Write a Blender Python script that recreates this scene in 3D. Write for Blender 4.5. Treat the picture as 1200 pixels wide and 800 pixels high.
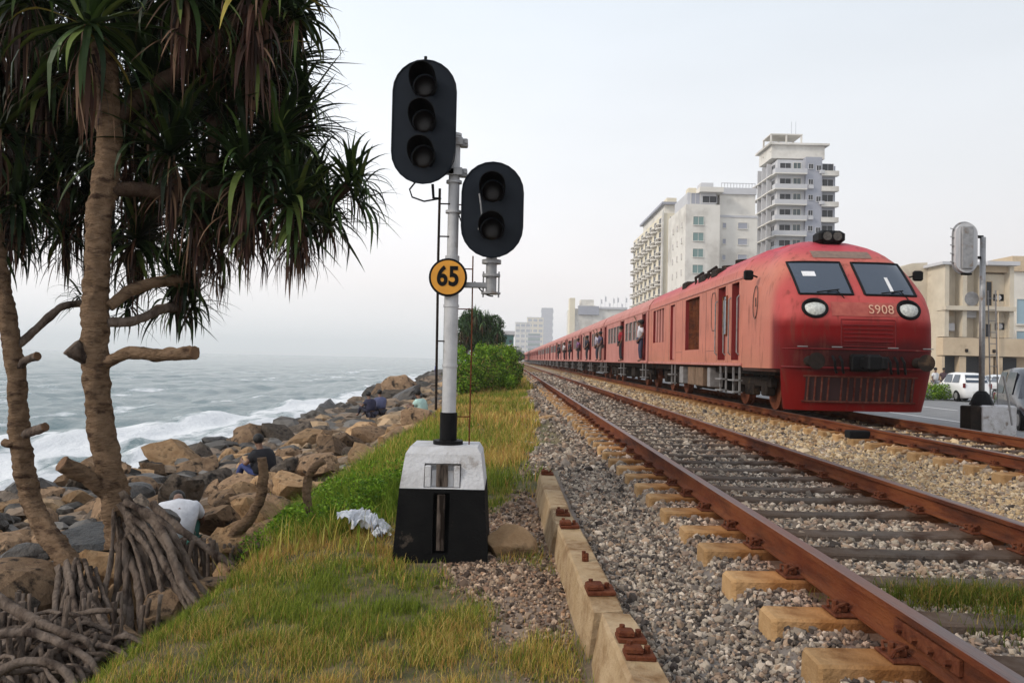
import bpy, bmesh, math, random
import numpy as np
from mathutils import Vector, Matrix, Euler, noise as mnoise
random.seed(7); RNG = np.random.default_rng(7)
R = math.radians; PI = math.pi
for o in list(bpy.data.objects): bpy.data.objects.remove(o)
scene = bpy.context.scene
COL = scene.collection

# ------------------------------------------------------------------ camera
F = 933.0; CAMH = 1.02
cam = bpy.data.cameras.new('camera'); cam.sensor_width = 36; cam.lens = F/1200*36
cam.clip_start = 0.05; cam.clip_end = 30000
camo = bpy.data.objects.new('camera', cam); COL.objects.link(camo)
CR = (Matrix.Rotation(R(-0.18), 4, 'Z') @ Matrix.Rotation(R(90+1.29), 4, 'X') @ Matrix.Rotation(R(1.24), 4, 'Z'))
camo.matrix_world = Matrix.Translation((0, 0, CAMH)) @ CR
scene.camera = camo
def P(px, py, Y):
    """world point seen at photo pixel (1200x800) at distance Y along the track"""
    d = CR @ Vector(((px-600)/F, -(py-400)/F, -1, 0)).to_4d()
    t = Y/d.y
    return Vector((d.x*t, Y, CAMH+d.z*t))

# ------------------------------------------------------------------ world, sun, exposure
SUN_EL, SUN_AZ = 32.0, -112.0       # azimuth from +Y, clockwise positive: sun over the sea, a little behind the camera
w = bpy.data.worlds.new('World'); scene.world = w; w.use_nodes = True
nt = w.node_tree; nt.nodes.clear()
out = nt.nodes.new('ShaderNodeOutputWorld')
sky = nt.nodes.new('ShaderNodeTexSky'); sky.sky_type = 'NISHITA'; sky.sun_disc = False
sky.sun_elevation = R(SUN_EL); sky.sun_rotation = R(SUN_AZ); sky.dust_density = 4
b1 = nt.nodes.new('ShaderNodeBackground'); b1.inputs[1].default_value = 0.07
nt.links.new(sky.outputs[0], b1.inputs[0])
tc = nt.nodes.new('ShaderNodeTexCoord')
sep = nt.nodes.new('ShaderNodeSeparateXYZ'); nt.links.new(tc.outputs['Generated'], sep.inputs[0])
ramp = nt.nodes.new('ShaderNodeValToRGB')
nt.links.new(sep.outputs['Z'], ramp.inputs[0])
els = ramp.color_ramp.elements
els[0].position = 0.0; els[0].color = (0.80, 0.80, 0.805, 1)
els[1].position = 1.0; els[1].color = (0.70, 0.75, 0.84, 1)
e = els.new(0.09); e.color = (0.87, 0.83, 0.825, 1)
e = els.new(0.22); e.color = (0.86, 0.875, 0.90, 1)
e = els.new(0.45); e.color = (0.76, 0.83, 0.905, 1)
# the overcast is a little brighter on the sea side
ml = nt.nodes.new('ShaderNodeMapRange'); ml.inputs['From Min'].default_value = -0.75; ml.inputs['From Max'].default_value = 0.6
ml.inputs['To Min'].default_value = 1.20; ml.inputs['To Max'].default_value = 0.80
nt.links.new(sep.outputs['X'], ml.inputs['Value'])
cn = nt.nodes.new('ShaderNodeTexNoise'); cn.inputs['Scale'].default_value = 1.6; cn.inputs['Detail'].default_value = 4
mpn = nt.nodes.new('ShaderNodeMapping'); mpn.inputs['Scale'].default_value = (1, 1, 3.5)
nt.links.new(tc.outputs['Generated'], mpn.inputs[0]); nt.links.new(mpn.outputs[0], cn.inputs['Vector'])
cr = nt.nodes.new('ShaderNodeMapRange'); cr.inputs['From Min'].default_value = 0.3; cr.inputs['From Max'].default_value = 0.7
cr.inputs['To Min'].default_value = 0.945; cr.inputs['To Max'].default_value = 1.05
nt.links.new(cn.outputs[0], cr.inputs['Value'])
mm = nt.nodes.new('ShaderNodeMath'); mm.operation = 'MULTIPLY'
nt.links.new(ml.outputs[0], mm.inputs[0]); nt.links.new(cr.outputs[0], mm.inputs[1])
b2 = nt.nodes.new('ShaderNodeBackground')
nt.links.new(ramp.outputs[0], b2.inputs[0]); nt.links.new(mm.outputs[0], b2.inputs[1])
mx = nt.nodes.new('ShaderNodeMixShader'); mx.inputs[0].default_value = 0.9
nt.links.new(b1.outputs[0], mx.inputs[1]); nt.links.new(b2.outputs[0], mx.inputs[2])
nt.links.new(mx.outputs[0], out.inputs[0])
sd = bpy.data.lights.new('sun', 'SUN'); sd.energy = 1.5; sd.angle = R(10); sd.color = (1.0, 0.90, 0.76)
so = bpy.data.objects.new('sun', sd); COL.objects.link(so)
az = R(SUN_AZ); el = R(SUN_EL)
sdir = Vector((math.sin(az)*math.cos(el), math.cos(az)*math.cos(el), math.sin(el)))
so.rotation_euler = (-sdir).to_track_quat('-Z', 'Y').to_euler(); so.location = (-30, -10, 40)
scene.view_settings.view_transform = 'Standard'; scene.view_settings.look = 'None'
scene.view_settings.exposure = 0.36; scene.view_settings.gamma = 1.0
scene.render.engine = 'CYCLES'
scene.cycles.volume_bounces = 3

# ------------------------------------------------------------------ helpers
def link(o):
    COL.objects.link(o); return o
def tag(o, label=None, cat=None, group=None, kind=None):
    if label: o['label'] = label
    if cat: o['category'] = cat
    if group: o['group'] = group
    if kind: o['kind'] = kind
    return o
def thing(name, label, cat, loc=(0, 0, 0), rz=0, group=None):
    o = bpy.data.objects.new(name, None); link(o); o.empty_display_size = .2
    o.location = loc; o.rotation_euler = (0, 0, rz)
    return tag(o, label, cat, group)
def copy_tree(o, parent=None, kids=None):
    c = o.copy(); COL.objects.link(c)
    if parent is not None: c.parent = parent
    for ch in list(KIDS.get(o.name, [])): copy_tree(ch, c)
    return c
KIDS = {}
class MB:
    """collects geometry, then builds ONE mesh object"""
    def __init__(s): s.v = []; s.f = []; s.m = []; s.c = []
    def add(s, verts, faces, mi=0, col=None):
        b = len(s.v); s.v += [tuple(p) for p in verts]
        s.f += [tuple(b+i for i in f) for f in faces]; s.m += [mi]*len(faces)
        s.c += [col or (1, 1, 1)]*len(verts)
        return s
    def box(s, x0, x1, y0, y1, z0, z1, mi=0, bev=0, tx=0, ty=0, col=None):
        """box, optional chamfer, optional taper of the top"""
        if bev <= 0:
            v = [(x0, y0, z0), (x1, y0, z0), (x1, y1, z0), (x0, y1, z0),
                 (x0+tx, y0+ty, z1), (x1-tx, y0+ty, z1), (x1-tx, y1-ty, z1), (x0+tx, y1-ty, z1)]
            f = [(0, 3, 2, 1), (4, 5, 6, 7), (0, 1, 5, 4), (1, 2, 6, 5), (2, 3, 7, 6), (3, 0, 4, 7)]
            return s.add(v, f, mi, col)
        b = bev; v = []; rows = [(z0, b), (z0+b, 0), (z1-b, 0), (z1, b)]
        for (z, i) in rows:
            k = (z-z0)/(z1-z0) if z1 != z0 else 0
            a, c, d, e_ = x0+tx*k+i, x1-tx*k-i, y0+ty*k+i, y1-ty*k-i
            q = b*.6
            v += [(a+q, d, z), (c-q, d, z), (c, d+q, z), (c, e_-q, z), (c-q, e_, z), (a+q, e_, z), (a, e_-q, z), (a, d+q, z)]
        f = []
        for r in range(3):
            for k in range(8):
                f.append((r*8+k, r*8+(k+1) % 8, (r+1)*8+(k+1) % 8, (r+1)*8+k))
        f.append(tuple(range(7, -1, -1))); f.append(tuple(range(24, 32)))
        return s.add(v, f, mi, col)
    def tube(s, pts, rad, n=8, mi=0, cap=True, wob=0, col=None, flat=1):
        pts = [Vector(p) for p in pts]; m = len(pts)
        if not hasattr(rad, '__len__'): rad = [rad]*m
        v = []; up = Vector((0, 0, 1))
        t0 = (pts[1]-pts[0]).normalized()
        ref = Vector((1, 0, 0)) if abs(t0.z) > .8 else up
        u = t0.cross(ref).normalized()
        for i in range(m):
            t = (pts[min(i+1, m-1)]-pts[max(i-1, 0)])
            t = t.normalized() if t.length > 1e-9 else t0
            u = (u-t*u.dot(t)); u = u.normalized() if u.length > 1e-6 else t.orthogonal().normalized()
            b = t.cross(u)
            for k in range(n):
                a = 2*PI*k/n
                r = rad[i]*(1+(wob*.45*mnoise.noise(Vector((pts[i].x*34+math.cos(a)*3.1, pts[i].y*34+math.sin(a)*3.1, pts[i].z*34))) if wob else 0)+(wob*mnoise.noise(Vector((pts[i].x*9+math.cos(a)*1.7, pts[i].y*9+math.sin(a)*1.7, pts[i].z*9))) if wob else 0))
                v.append(pts[i]+u*math.cos(a)*r+b*math.sin(a)*r*flat)
        f = []
        for i in range(m-1):
            for k in range(n):
                f.append((i*n+k, i*n+(k+1) % n, (i+1)*n+(k+1) % n, (i+1)*n+k))
        if cap: f.append(tuple(range(n-1, -1, -1))); f.append(tuple((m-1)*n+k for k in range(n)))
        return s.add(v, f, mi, col)
    def cyl(s, p0, p1, r, n=16, mi=0, r1=None): return s.tube([p0, p1], [r, r if r1 is None else r1], n, mi)
    def prism(s, poly, axis, a0, a1, mi=0):
        """polygon in the other two axes, extruded along axis"""
        n = len(poly); v = []
        for a in (a0, a1):
            for (p, q) in poly:
                v.append({'x': (a, p, q), 'y': (p, a, q), 'z': (p, q, a)}[axis])
        f = [(k, (k+1) % n, n+(k+1) % n, n+k) for k in range(n)]
        f += [tuple(range(n-1, -1, -1)), tuple(range(n, 2*n))]
        return s.add(v, f, mi)
    def sphere(s, c, r, n=12, m=8, mi=0, sx=1, sy=1, sz=1):
        v = []; f = []
        for i in range(m+1):
            th = PI*i/m
            for k in range(n):
                a = 2*PI*k/n
                v.append((c[0]+r*sx*math.sin(th)*math.cos(a), c[1]+r*sy*math.sin(th)*math.sin(a), c[2]+r*sz*math.cos(th)))
        for i in range(m):
            for k in range(n): f.append((i*n+k, (i+1)*n+k, (i+1)*n+(k+1) % n, i*n+(k+1) % n))
        return s.add(v, f, mi)
    def mesh(s, name, mats, smooth=False, color=False):
        me = bpy.data.meshes.new(name); me.from_pydata(s.v, [], s.f)
        for m_ in (mats if isinstance(mats, (list, tuple)) else [mats]): me.materials.append(m_)
        me.polygons.foreach_set('material_index', s.m)
        bm = bmesh.new(); bm.from_mesh(me); bmesh.ops.recalc_face_normals(bm, faces=bm.faces); bm.to_mesh(me); bm.free()
        if color:
            a = me.color_attributes.new('Col', 'FLOAT_COLOR', 'POINT')
            c = np.ones((len(s.v), 4), 'f'); c[:, :3] = s.c; a.data.foreach_set('color', c.ravel())
        if smooth: me.polygons.foreach_set('use_smooth', [True]*len(me.polygons))
        me.update(); return me
    def build(s, name, mats, parent=None, smooth=False, loc=None, color=False):
        return obj(name, s.mesh(name, mats, smooth, color), parent, loc)
def obj(name, me, parent=None, loc=None, local=False):
    """geometry given in world space; a parent's location is subtracted"""
    o = bpy.data.objects.new(name, me); link(o)
    if parent is not None:
        o.parent = parent; KIDS.setdefault(parent.name, []).append(o)
        if not local:
            off = Vector((0, 0, 0)); p = parent
            while p is not None: off += p.location; p = p.parent
            if off.length > 0: me.transform(Matrix.Translation(-off))
    if loc is not None: o.location = loc
    return o
def inst(name, me, parent=None, loc=(0, 0, 0), rot=(0, 0, 0), scl=(1, 1, 1)):
    """shared-mesh object placed in its parent's space"""
    o = bpy.data.objects.new(name, me); link(o)
    if parent is not None: o.parent = parent; KIDS.setdefault(parent.name, []).append(o)
    o.location = loc; o.rotation_euler = rot; o.scale = scl
    return o
def npmesh(name, V, Fc, mats, col=None, smooth=False, mi=None):
    """V (n,3) float, Fc (m,k) int"""
    me = bpy.data.meshes.new(name); n, k = Fc.shape
    me.vertices.add(len(V)); me.vertices.foreach_set('co', np.ascontiguousarray(V, 'f').ravel())
    me.loops.add(n*k); me.loops.foreach_set('vertex_index', np.ascontiguousarray(Fc, 'i').ravel())
    me.polygons.add(n); me.polygons.foreach_set('loop_start', np.arange(0, n*k, k, dtype='i'))
    me.polygons.foreach_set('loop_total', np.full(n, k, 'i'))
    for m_ in (mats if isinstance(mats, (list, tuple)) else [mats]): me.materials.append(m_)
    if mi is not None: me.polygons.foreach_set('material_index', mi.astype('i'))
    me.polygons.foreach_set('use_smooth', np.full(n, smooth, bool))
    me.update(calc_edges=True)
    if col is not None:
        a = me.color_attributes.new('Col', 'FLOAT_COLOR', 'POINT')
        c = np.ones((len(V), 4), 'f'); c[:, :3] = col; a.data.foreach_set('color', c.ravel())
    me.validate(); return me
_T = RNG.random((256, 256))
def vnoise(x, y, s=0):
    x = np.asarray(x, float)+s*17.3; y = np.asarray(y, float)+s*9.1
    xi = np.floor(x).astype(int); yi = np.floor(y).astype(int); fx = x-xi; fy = y-yi
    fx = fx*fx*(3-2*fx); fy = fy*fy*(3-2*fy)
    g = lambda a, b: _T[a % 256, b % 256]
    return (g(xi, yi)*(1-fx)+g(xi+1, yi)*fx)*(1-fy)+(g(xi, yi+1)*(1-fx)+g(xi+1, yi+1)*fx)*fy
def fbm(x, y, s=0, o=4):
    t = 0; a = .5; n = 0
    for i in range(o): t = t+a*vnoise(np.asarray(x)*2**i, np.asarray(y)*2**i, s+i*3); n += a; a *= .5
    return t/n
def sstep(a, b, x): t = np.clip((np.asarray(x, float)-a)/(b-a), 0, 1); return t*t*(3-2*t)

# ------------------------------------------------------------------ materials
def mat(name, c1, c2=None, scale=6, rough=.8, bump=.0, bscale=None, metallic=0, c3=None, s3=1.5, t3=(.5, .62),
        rnd=0.0, spec=.3, attr=False, stretch=(1, 1, 1), trans=0, coat=0, thr=(.35, .65), bd=.02):
    m = bpy.data.materials.new(name); m.use_nodes = True; n = m.node_tree; N = n.nodes; L = n.links
    bs = N['Principled BSDF']; bs.inputs['Roughness'].default_value = rough; bs.inputs['Metallic'].default_value = metallic
    bs.inputs['Specular IOR Level'].default_value = spec; bs.inputs['Coat Weight'].default_value = coat
    t = N.new('ShaderNodeTexCoord'); mp = N.new('ShaderNodeMapping'); mp.inputs['Scale'].default_value = stretch
    L.new(t.outputs['Object'], mp.inputs[0])
    def noise(sc, det=6):
        q = N.new('ShaderNodeTexNoise'); q.inputs['Scale'].default_value = sc; q.inputs['Detail'].default_value = det
        q.inputs['Roughness'].default_value = .62; L.new(mp.outputs[0], q.inputs['Vector']); return q
    def mrange(src, a, b, c=0, d=1):
        q = N.new('ShaderNodeMapRange'); q.inputs['From Min'].default_value = a; q.inputs['From Max'].default_value = b
        q.inputs['To Min'].default_value = c; q.inputs['To Max'].default_value = d; L.new(src, q.inputs['Value']); return q.outputs[0]
    def mixc(fac, a, b, mode='MIX'):
        q = N.new('ShaderNodeMix'); q.data_type = 'RGBA'; q.blend_type = mode
        for i, s_ in ((6, a), (7, b)):
            if isinstance(s_, (tuple, list)): q.inputs[i].default_value = (*s_, 1)
            else: L.new(s_, q.inputs[i])
        if isinstance(fac, (int, float)): q.inputs[0].default_value = fac
        else: L.new(fac, q.inputs[0])
        return q.outputs[2]
    cur = c1
    if attr:
        a = N.new('ShaderNodeAttribute'); a.attribute_name = 'Col'; cur = a.outputs['Color']
        if c1 is not None: cur = mixc(1.0, cur, c1, 'MULTIPLY')
    if c2 is not None: cur = mixc(mrange(noise(scale).outputs[0], *thr), cur, c2)
    if c3 is not None: cur = mixc(mrange(noise(s3).outputs[0], *t3), cur, c3)
    if rnd > 0:
        oi = N.new('ShaderNodeObjectInfo'); v = mrange(oi.outputs['Random'], 0, 1, 1-rnd, 1+rnd)
        hs = N.new('ShaderNodeHueSaturation'); L.new(v, hs.inputs['Value'])
        if isinstance(cur, tuple): hs.inputs['Color'].default_value = (*cur, 1)
        else: L.new(cur, hs.inputs['Color'])
        cur = hs.outputs[0]
    if isinstance(cur, tuple): bs.inputs['Base Color'].default_value = (*cur, 1)
    else: L.new(cur, bs.inputs['Base Color'])
    if bump > 0:
        bp = N.new('ShaderNodeBump'); bp.inputs['Strength'].default_value = bump; bp.inputs['Distance'].default_value = bd
        L.new(noise(bscale or scale*2.5, 8).outputs[0], bp.inputs['Height']); L.new(bp.outputs[0], bs.inputs['Normal'])
    if trans > 0:
        tr = N.new('ShaderNodeBsdfTranslucent'); ms = N.new('ShaderNodeMixShader'); ms.inputs[0].default_value = trans
        if isinstance(cur, tuple): tr.inputs[0].default_value = (*cur, 1)
        else: L.new(cur, tr.inputs[0])
        L.new(bs.outputs[0], ms.inputs[1]); L.new(tr.outputs[0], ms.inputs[2]); L.new(ms.outputs[0], N['Material Output'].inputs[0])
    m['bs'] = 1
    return m
M = {}
M['rust'] = mat('rust', (.115, .028, .012), (.18, .058, .022), 7, .85, .6, 60, c3=(.05, .018, .012), s3=4, t3=(.48, .66), stretch=(1, .25, 1), spec=.12)
M['railhead'] = mat('rail head steel', (.17, .075, .05), (.11, .085, .085), 9, .42, .15, 60, metallic=.35, stretch=(1, .1, 1))
M['rustdark'] = mat('dark rust', (.085, .024, .013), (.15, .05, .024), 20, .9, .6, 70, spec=.1)
M['concrete_tan'] = mat('tan concrete', (.28, .185, .095), (.40, .285, .165), 7, .92, .7, 40, c3=(.17, .095, .045), s3=5, t3=(.48, .66), rnd=.16, spec=.1)
M['concrete_pale'] = mat('pale weathered concrete', (.36, .25, .14), (.46, .34, .215), 5, .92, .8, 40, c3=(.20, .115, .055), s3=4, t3=(.46, .68), rnd=.1, spec=.08)
M['ballast'] = mat('ballast stones', None, attr=True, rough=.9, bump=.4, bscale=60)
M['rock'] = mat('rock', (.15, .095, .058), (.25, .165, .10), 3.0, .92, .8, 12, c3=(.030, .022, .017), s3=2.6, t3=(.52, .64), rnd=.45, bd=.03, spec=.12)
M['rock_grey'] = mat('grey rock', (.070, .055, .043), (.15, .12, .095), 3.0, .9, .8, 12, c3=(.020, .017, .015), s3=2.6, t3=(.50, .64), rnd=.45, bd=.03, spec=.15)
M['rock_tan'] = mat('tan rock', (.25, .15, .078), (.38, .25, .14), 3.0, .92, .8, 12, c3=(.07, .043, .025), s3=2.6, t3=(.54, .66), rnd=.35, bd=.03, spec=.12)
M['rock_wet'] = mat('wet dark rock', (.022, .020, .019), (.06, .05, .042), 2.5, .5, .9, 7, rnd=.4, spec=.4, bd=.05)
M['rock_attr'] = mat('rock by rock colour', None, attr=True, rough=.92, bump=1, bscale=6, bd=.06, spec=.15, c3=(.035, .03, .026), s3=1.6, t3=(.5, .68))
M['bark'] = mat('pandanus bark', (.19, .12, .072), (.27, .18, .115), 10, .95, 1, 26, c3=(.065, .038, .026), s3=7, t3=(.5, .66), stretch=(1, 1, 2.6), bd=.05, spec=.1)
M['root'] = mat('root bark', (.125, .092, .072), (.21, .165, .135), 10, .95, 1, 24, c3=(.040, .028, .023), s3=6, t3=(.5, .66), stretch=(1, 1, .45), bd=.05, spec=.1)
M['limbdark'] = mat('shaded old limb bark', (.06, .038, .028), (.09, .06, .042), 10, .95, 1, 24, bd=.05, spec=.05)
M['cut'] = mat('cut wood', (.20, .12, .07), (.12, .07, .045), 20, .9, .3, spec=.1)
M['leaf'] = mat('pandanus leaf', None, attr=True, rough=.5, spec=.16, trans=.05)
M['grass'] = mat('grass blades', None, attr=True, rough=.75, spec=.05, trans=.25)
M['foliage'] = mat('bush leaves', None, attr=True, rough=.6, spec=.12, trans=.15)
M['black'] = mat('black paint', (.004, .004, .0045), (.007, .007, .008), 8, .6, .1, 50, spec=.12)
M['board'] = mat('signal board paint', (.006, .009, .014), (.010, .014, .021), 3, .45, .08, 30, spec=.16)
M['lens'] = mat('dark lens', (.010, .008, .008), rough=.35, spec=.3)
M['galv'] = mat('galvanised steel', (.33, .33, .335), (.23, .23, .235), 9, .5, .1, 60, metallic=.3, c3=(.18, .12, .08), s3=5, t3=(.58, .72))
M['white'] = mat('white paint', (.74, .74, .75), (.60, .59, .58), 5, .65, .25, 30, c3=(.38, .34, .30), s3=3.5, t3=(.60, .74))
M['polewhite'] = mat('greyed white pole paint', (.50, .50, .51), (.40, .40, .41), 7, .6, .25, 30, c3=(.24, .20, .17), s3=5, t3=(.60, .74), spec=.2)
M['whitebase'] = mat('whitewashed block', (.60, .60, .62), (.46, .45, .45), 6, .85, .6, 40, c3=(.20, .16, .13), s3=4.5, t3=(.57, .70), spec=.1)
M['blackbase'] = mat('black painted block', (.0045, .0045, .005), (.008, .008, .008), 6, .7, .5, 35, c3=(.085, .066, .052), s3=5, t3=(.66, .74), spec=.08)
M['yellow'] = mat('sign orange', (.70, .32, .035), (.60, .26, .03), 8, .5, .05)
M['bg_white'] = mat('white render', (.72, .69, .64), (.65, .62, .57), .35, .85, .1, c3=(.5, .47, .43), s3=.12)
M['bg_cream'] = mat('cream render', (.74, .67, .53), (.68, .61, .47), .35, .85, .1)
M['bg_beige'] = mat('beige render', (.60, .48, .34), (.50, .39, .27), .5, .9, .15, c3=(.34, .26, .18), s3=.35, t3=(.55, .7))
M['bg_beige_lt'] = mat('pale beige render', (.62, .55, .44), (.52, .455, .36), .6, .9, .15, c3=(.42, .35, .28), s3=.5, t3=(.58, .7))
M['bg_grey'] = mat('grey render', (.36, .37, .42), (.31, .32, .37), .3, .85, .1)
M['bg_lgrey'] = mat('pale grey render', (.56, .56, .58), (.50, .50, .52), .3, .85, .1)
M['bg_dark'] = mat('dark opening', (.035, .037, .042), rough=.6)
M['bg_glass'] = mat('window glass', (.05, .075, .08), rough=.12, spec=.7)
M['bg_gglass'] = mat('green window glass', (.16, .25, .24), rough=.2, spec=.6)
M['bg_teal'] = mat('teal cladding', (.06, .17, .16), (.05, .13, .13), .8, .5, .05)
M['asphalt'] = mat('asphalt', (.19, .19, .195), (.25, .25, .25), 1.5, .9, .3, 60, spec=.1)
M['glass'] = mat('tinted glass', (.02, .035, .06), rough=.08, spec=.8, coat=.3)
M['chassis'] = mat('underframe grime', (.030, .022, .018), (.016, .013, .012), 6, .9, .3, 40, c3=(.09, .058, .038), s3=3, t3=(.58, .7), spec=.1)
M['chassis_lt'] = mat('dusty equipment box', (.22, .145, .10), (.14, .095, .065), 5, .9, .2, spec=.1)
M['steel_grey'] = mat('dusty grey steel', (.26, .25, .25), (.17, .16, .16), 8, .7, .1)
M['doorred'] = mat('dark red door paint', (.17, .010, .012), (.10, .010, .010), 3, .6, .1, c3=(.22, .07, .055), s3=4, t3=(.6, .72), spec=.2)
M['doorgrime'] = mat('grimy red bars', (.075, .014, .010), (.12, .05, .036), 9, .85, .2, spec=.06)
M['inner'] = mat('dark interior', (.035, .015, .015), rough=.8)
M['lamp_glass'] = mat('headlamp glass', (.62, .63, .58), (.35, .36, .34), 22, .15, .5, 40, spec=.8)
M['grime'] = mat('grille grime', (.10, .055, .045), (.15, .10, .085), 14, .85, .3)
M['coachglass'] = mat('dusty coach window', (.20, .165, .14), (.13, .11, .10), 3, .35, spec=.5)

# ------------------------------------------------------------------ ground height
_px = np.array([-400, -60, -14, -10.5, -8.5, -6, -3.6, -2.5, -1.9, -1.2, 300]); _pz = np.array([-9, -7, -4.2, -3.0, -1.95, -1.65, -1.35, -1.05, -.56, -.46, -.46])
KX0, KX1 = .36, .62
def gz(x, y):
    x = np.asarray(x, float); y = np.asarray(y, float)
    base = np.interp(x, _px, _pz)
    base = base+(fbm(x*.8, y*.8, 2)-.5)*.10*np.clip((.2-x)/1.5, 0, 1)
    kerb = np.where(x > .49, 1.0, 0.0)                        # behind the row of old sleepers the ballast stands higher
    soft = sstep(-.2, 1.0, x)
    k = sstep(8.9, 9.6, y); up = kerb*(1-k)+soft*k
    left = base*(1-up)+(-.30)*up
    t1 = sstep(1.22, 1.34, x)*(1-sstep(3.9, 4.15, x)); t2 = sstep(5.62, 5.78, x)*(1-sstep(8.2, 8.5, x))
    z = left+np.maximum(t1, t2)*.085
    z = z-sstep(9.6, 12.0, x)*.35
    z = z-.9*sstep(330, 500, y)*0
    return z
def gzf(x, y): return float(gz(x, y))

# ------------------------------------------------------------------ terrain sheet
def grid(xs, ys, zf):
    X, Y = np.meshgrid(xs, ys); Z = zf(X, Y)
    V = np.stack([X.ravel(), Y.ravel(), Z.ravel()], 1); nx = len(xs); ny = len(ys)
    i = (np.arange(ny-1)[:, None]*nx+np.arange(nx-1)[None]).ravel()
    return V, np.stack([i, i+1, i+1+nx, i+nx], 1)
def geo(a, b, n, first):
    """n points from a to b with growing steps"""
    r = 1.0+1e-4
    lo, hi = 1.0, 1.6
    for _ in range(60):
        r = (lo+hi)/2; s = first*(r**n-1)/(r-1)
        if s < b-a: lo = r
        else: hi = r
    return a+first*(r**np.arange(n+1)-1)/(r-1)
def gcol(x, y):
    n1 = fbm(x*1.3, y*1.3, 5); n2 = fbm(x*.5, y*.5, 6); n3 = fbm(x*9, y*9, 7, 3)
    C = np.zeros(x.shape+(3,))
    bal = np.array([.155, .135, .12]); balt = np.array([.33, .25, .165]); dirt = np.array([.225, .165, .125]); grass = np.array([.12, .125, .03])
    dry = np.array([.34, .25, .08]); sand = np.array([.30, .235, .16]); asph = np.array([.20, .20, .20]); rockd = np.array([.09, .07, .055])
    a = lambda c: C+c
    C = a(dirt)*(.75+.5*n3[..., None])
    def lay(c, wgt):
        nonlocal C
        w_ = np.clip(wgt, 0, 1)[..., None]; C = C*(1-w_)+(np.array(c)*(.65+.7*n3[..., None]))*w_
    gm = grass_mask(x, y)
    n4 = fbm(x*22, y*22, 8, 3)
    lay([.10, .085, .038], gm*.9)
    lay([.17, .125, .06], gm*sstep(.45, .62, n4)*.7)
    lay([.06, .065, .02], gm*sstep(.55, .42, n4)*.6)
    lay(rockd, sstep(-1.75, -2.3, x))  # ground under the rocks darkened: shade of the gaps put into the colour
    lay(bal, sstep(.55, .62, x)*(1-sstep(9.5, 11, y)))
    lay(bal, sstep(1.2, 1.35, x)*(1-sstep(3.6, 3.8, x)))
    rail_rust = np.exp(-((x-1.71)/.28)**2)+np.exp(-((x-3.45)/.28)**2)+np.exp(-((x-1.25)/.25)**2)*sstep(7, 12, y)
    lay([.19, .085, .045], rail_rust*.7)
    lay([.30, .23, .16], sstep(3.7, 4.0, x)*(1-sstep(9.3, 10, x)))
    lay([.24, .205, .18], np.exp(-((x-3.85)/.18)**2)*.8)
    lay([.12, .07, .05], sstep(6, 6.3, x)*(1-sstep(7.9, 8.2, x))*.6)
    lay(sand*.85, sstep(9.0, 9.8, x)*(1-sstep(11, 12, x))*.8)
    lay(asph, sstep(11.4, 11.8, x))
    return np.clip(C, 0.01, .8)
def grass_mask(x, y):
    n = fbm(x*1.1+3, y*.7, 11)-.5
    edge = np.interp(y, [0, 3.3, 4.2, 5.2, 6.4, 7.2, 9, 12, 18, 30, 50, 400], [.15, .12, -.1, -.32, -.6, -.30, .05, .42, .68, .85, .95, 1.1])
    m = sstep(.16, -.16, x-edge-n*.9)
    m = m*sstep(-2.6, -2.1, x+n*.6)
    patch = sstep(.55, .62, fbm(x*2+9, y*1.5, 13))*(x > -.2)*(x < .36)*(y < 9)
    patch2 = np.exp(-(((x-.18)/.2)**2+((y-3.95)/.28)**2))*1.3      # tuft on the path beside the old sleepers
    band = sstep(.42, .56, fbm(x*1.6+5, y*.35, 17))*np.exp(-((x-.62)/.42)**2)*sstep(11.5, 13, y)*1.3
    gp = np.exp(-(((x-.35)/.35)**2+((y-9.4)/.5)**2))*1.2
    dirtspot = np.exp(-(((x+.1)/.5)**2+((y-6.6)/.6)**2))
    return np.clip(np.maximum.reduce([m*(1-.9*dirtspot), patch*.5, patch2, gp, band]), 0, 1)
def far_grass(x, y):
    return sstep(.9, .2, np.abs(x-.75))*sstep(11, 14, y)*.0
xs = np.unique(np.round(np.concatenate([-geo(2, 400, 60, .1)[::-1], np.arange(-2, 9.6, .07), geo(9.6, 1500, 50, .12)]), 4))
ys = np.concatenate([geo(-2, 2.6, 30, .12)[:-1], np.arange(2.6, 9.5, .045), geo(9.5, 6500, 260, .06)])
V, Fc = grid(xs, ys, gz)
gc = gcol(V[:, 0], V[:, 1])
M['ground'] = mat('ground soil', None, attr=True, rough=.95, bump=1.0, bscale=22)
g = link(bpy.data.objects.new('ground', npmesh('ground', V, Fc, M['ground'], gc, smooth=True))); tag(g, kind='structure')
# road and car park on the land side
rv, rf = grid(np.array([12.2, 20, 40, 90]), np.array([-2, 10, 25, 45, 69.0, 90]), lambda x, y: np.full_like(x, -.648))
tag(link(bpy.data.objects.new('road', npmesh('road', rv, rf, M['asphalt']))), kind='structure')
mk = MB()
for yy in range(14, 68, 6): mk.box(18.0, 18.12, yy, yy+3, -.644, -.640)
mk.box(14.2, 14.32, 5, 68, -.644, -.640)
tag(mk.build('road_marking', M['white']), kind='structure')

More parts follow.
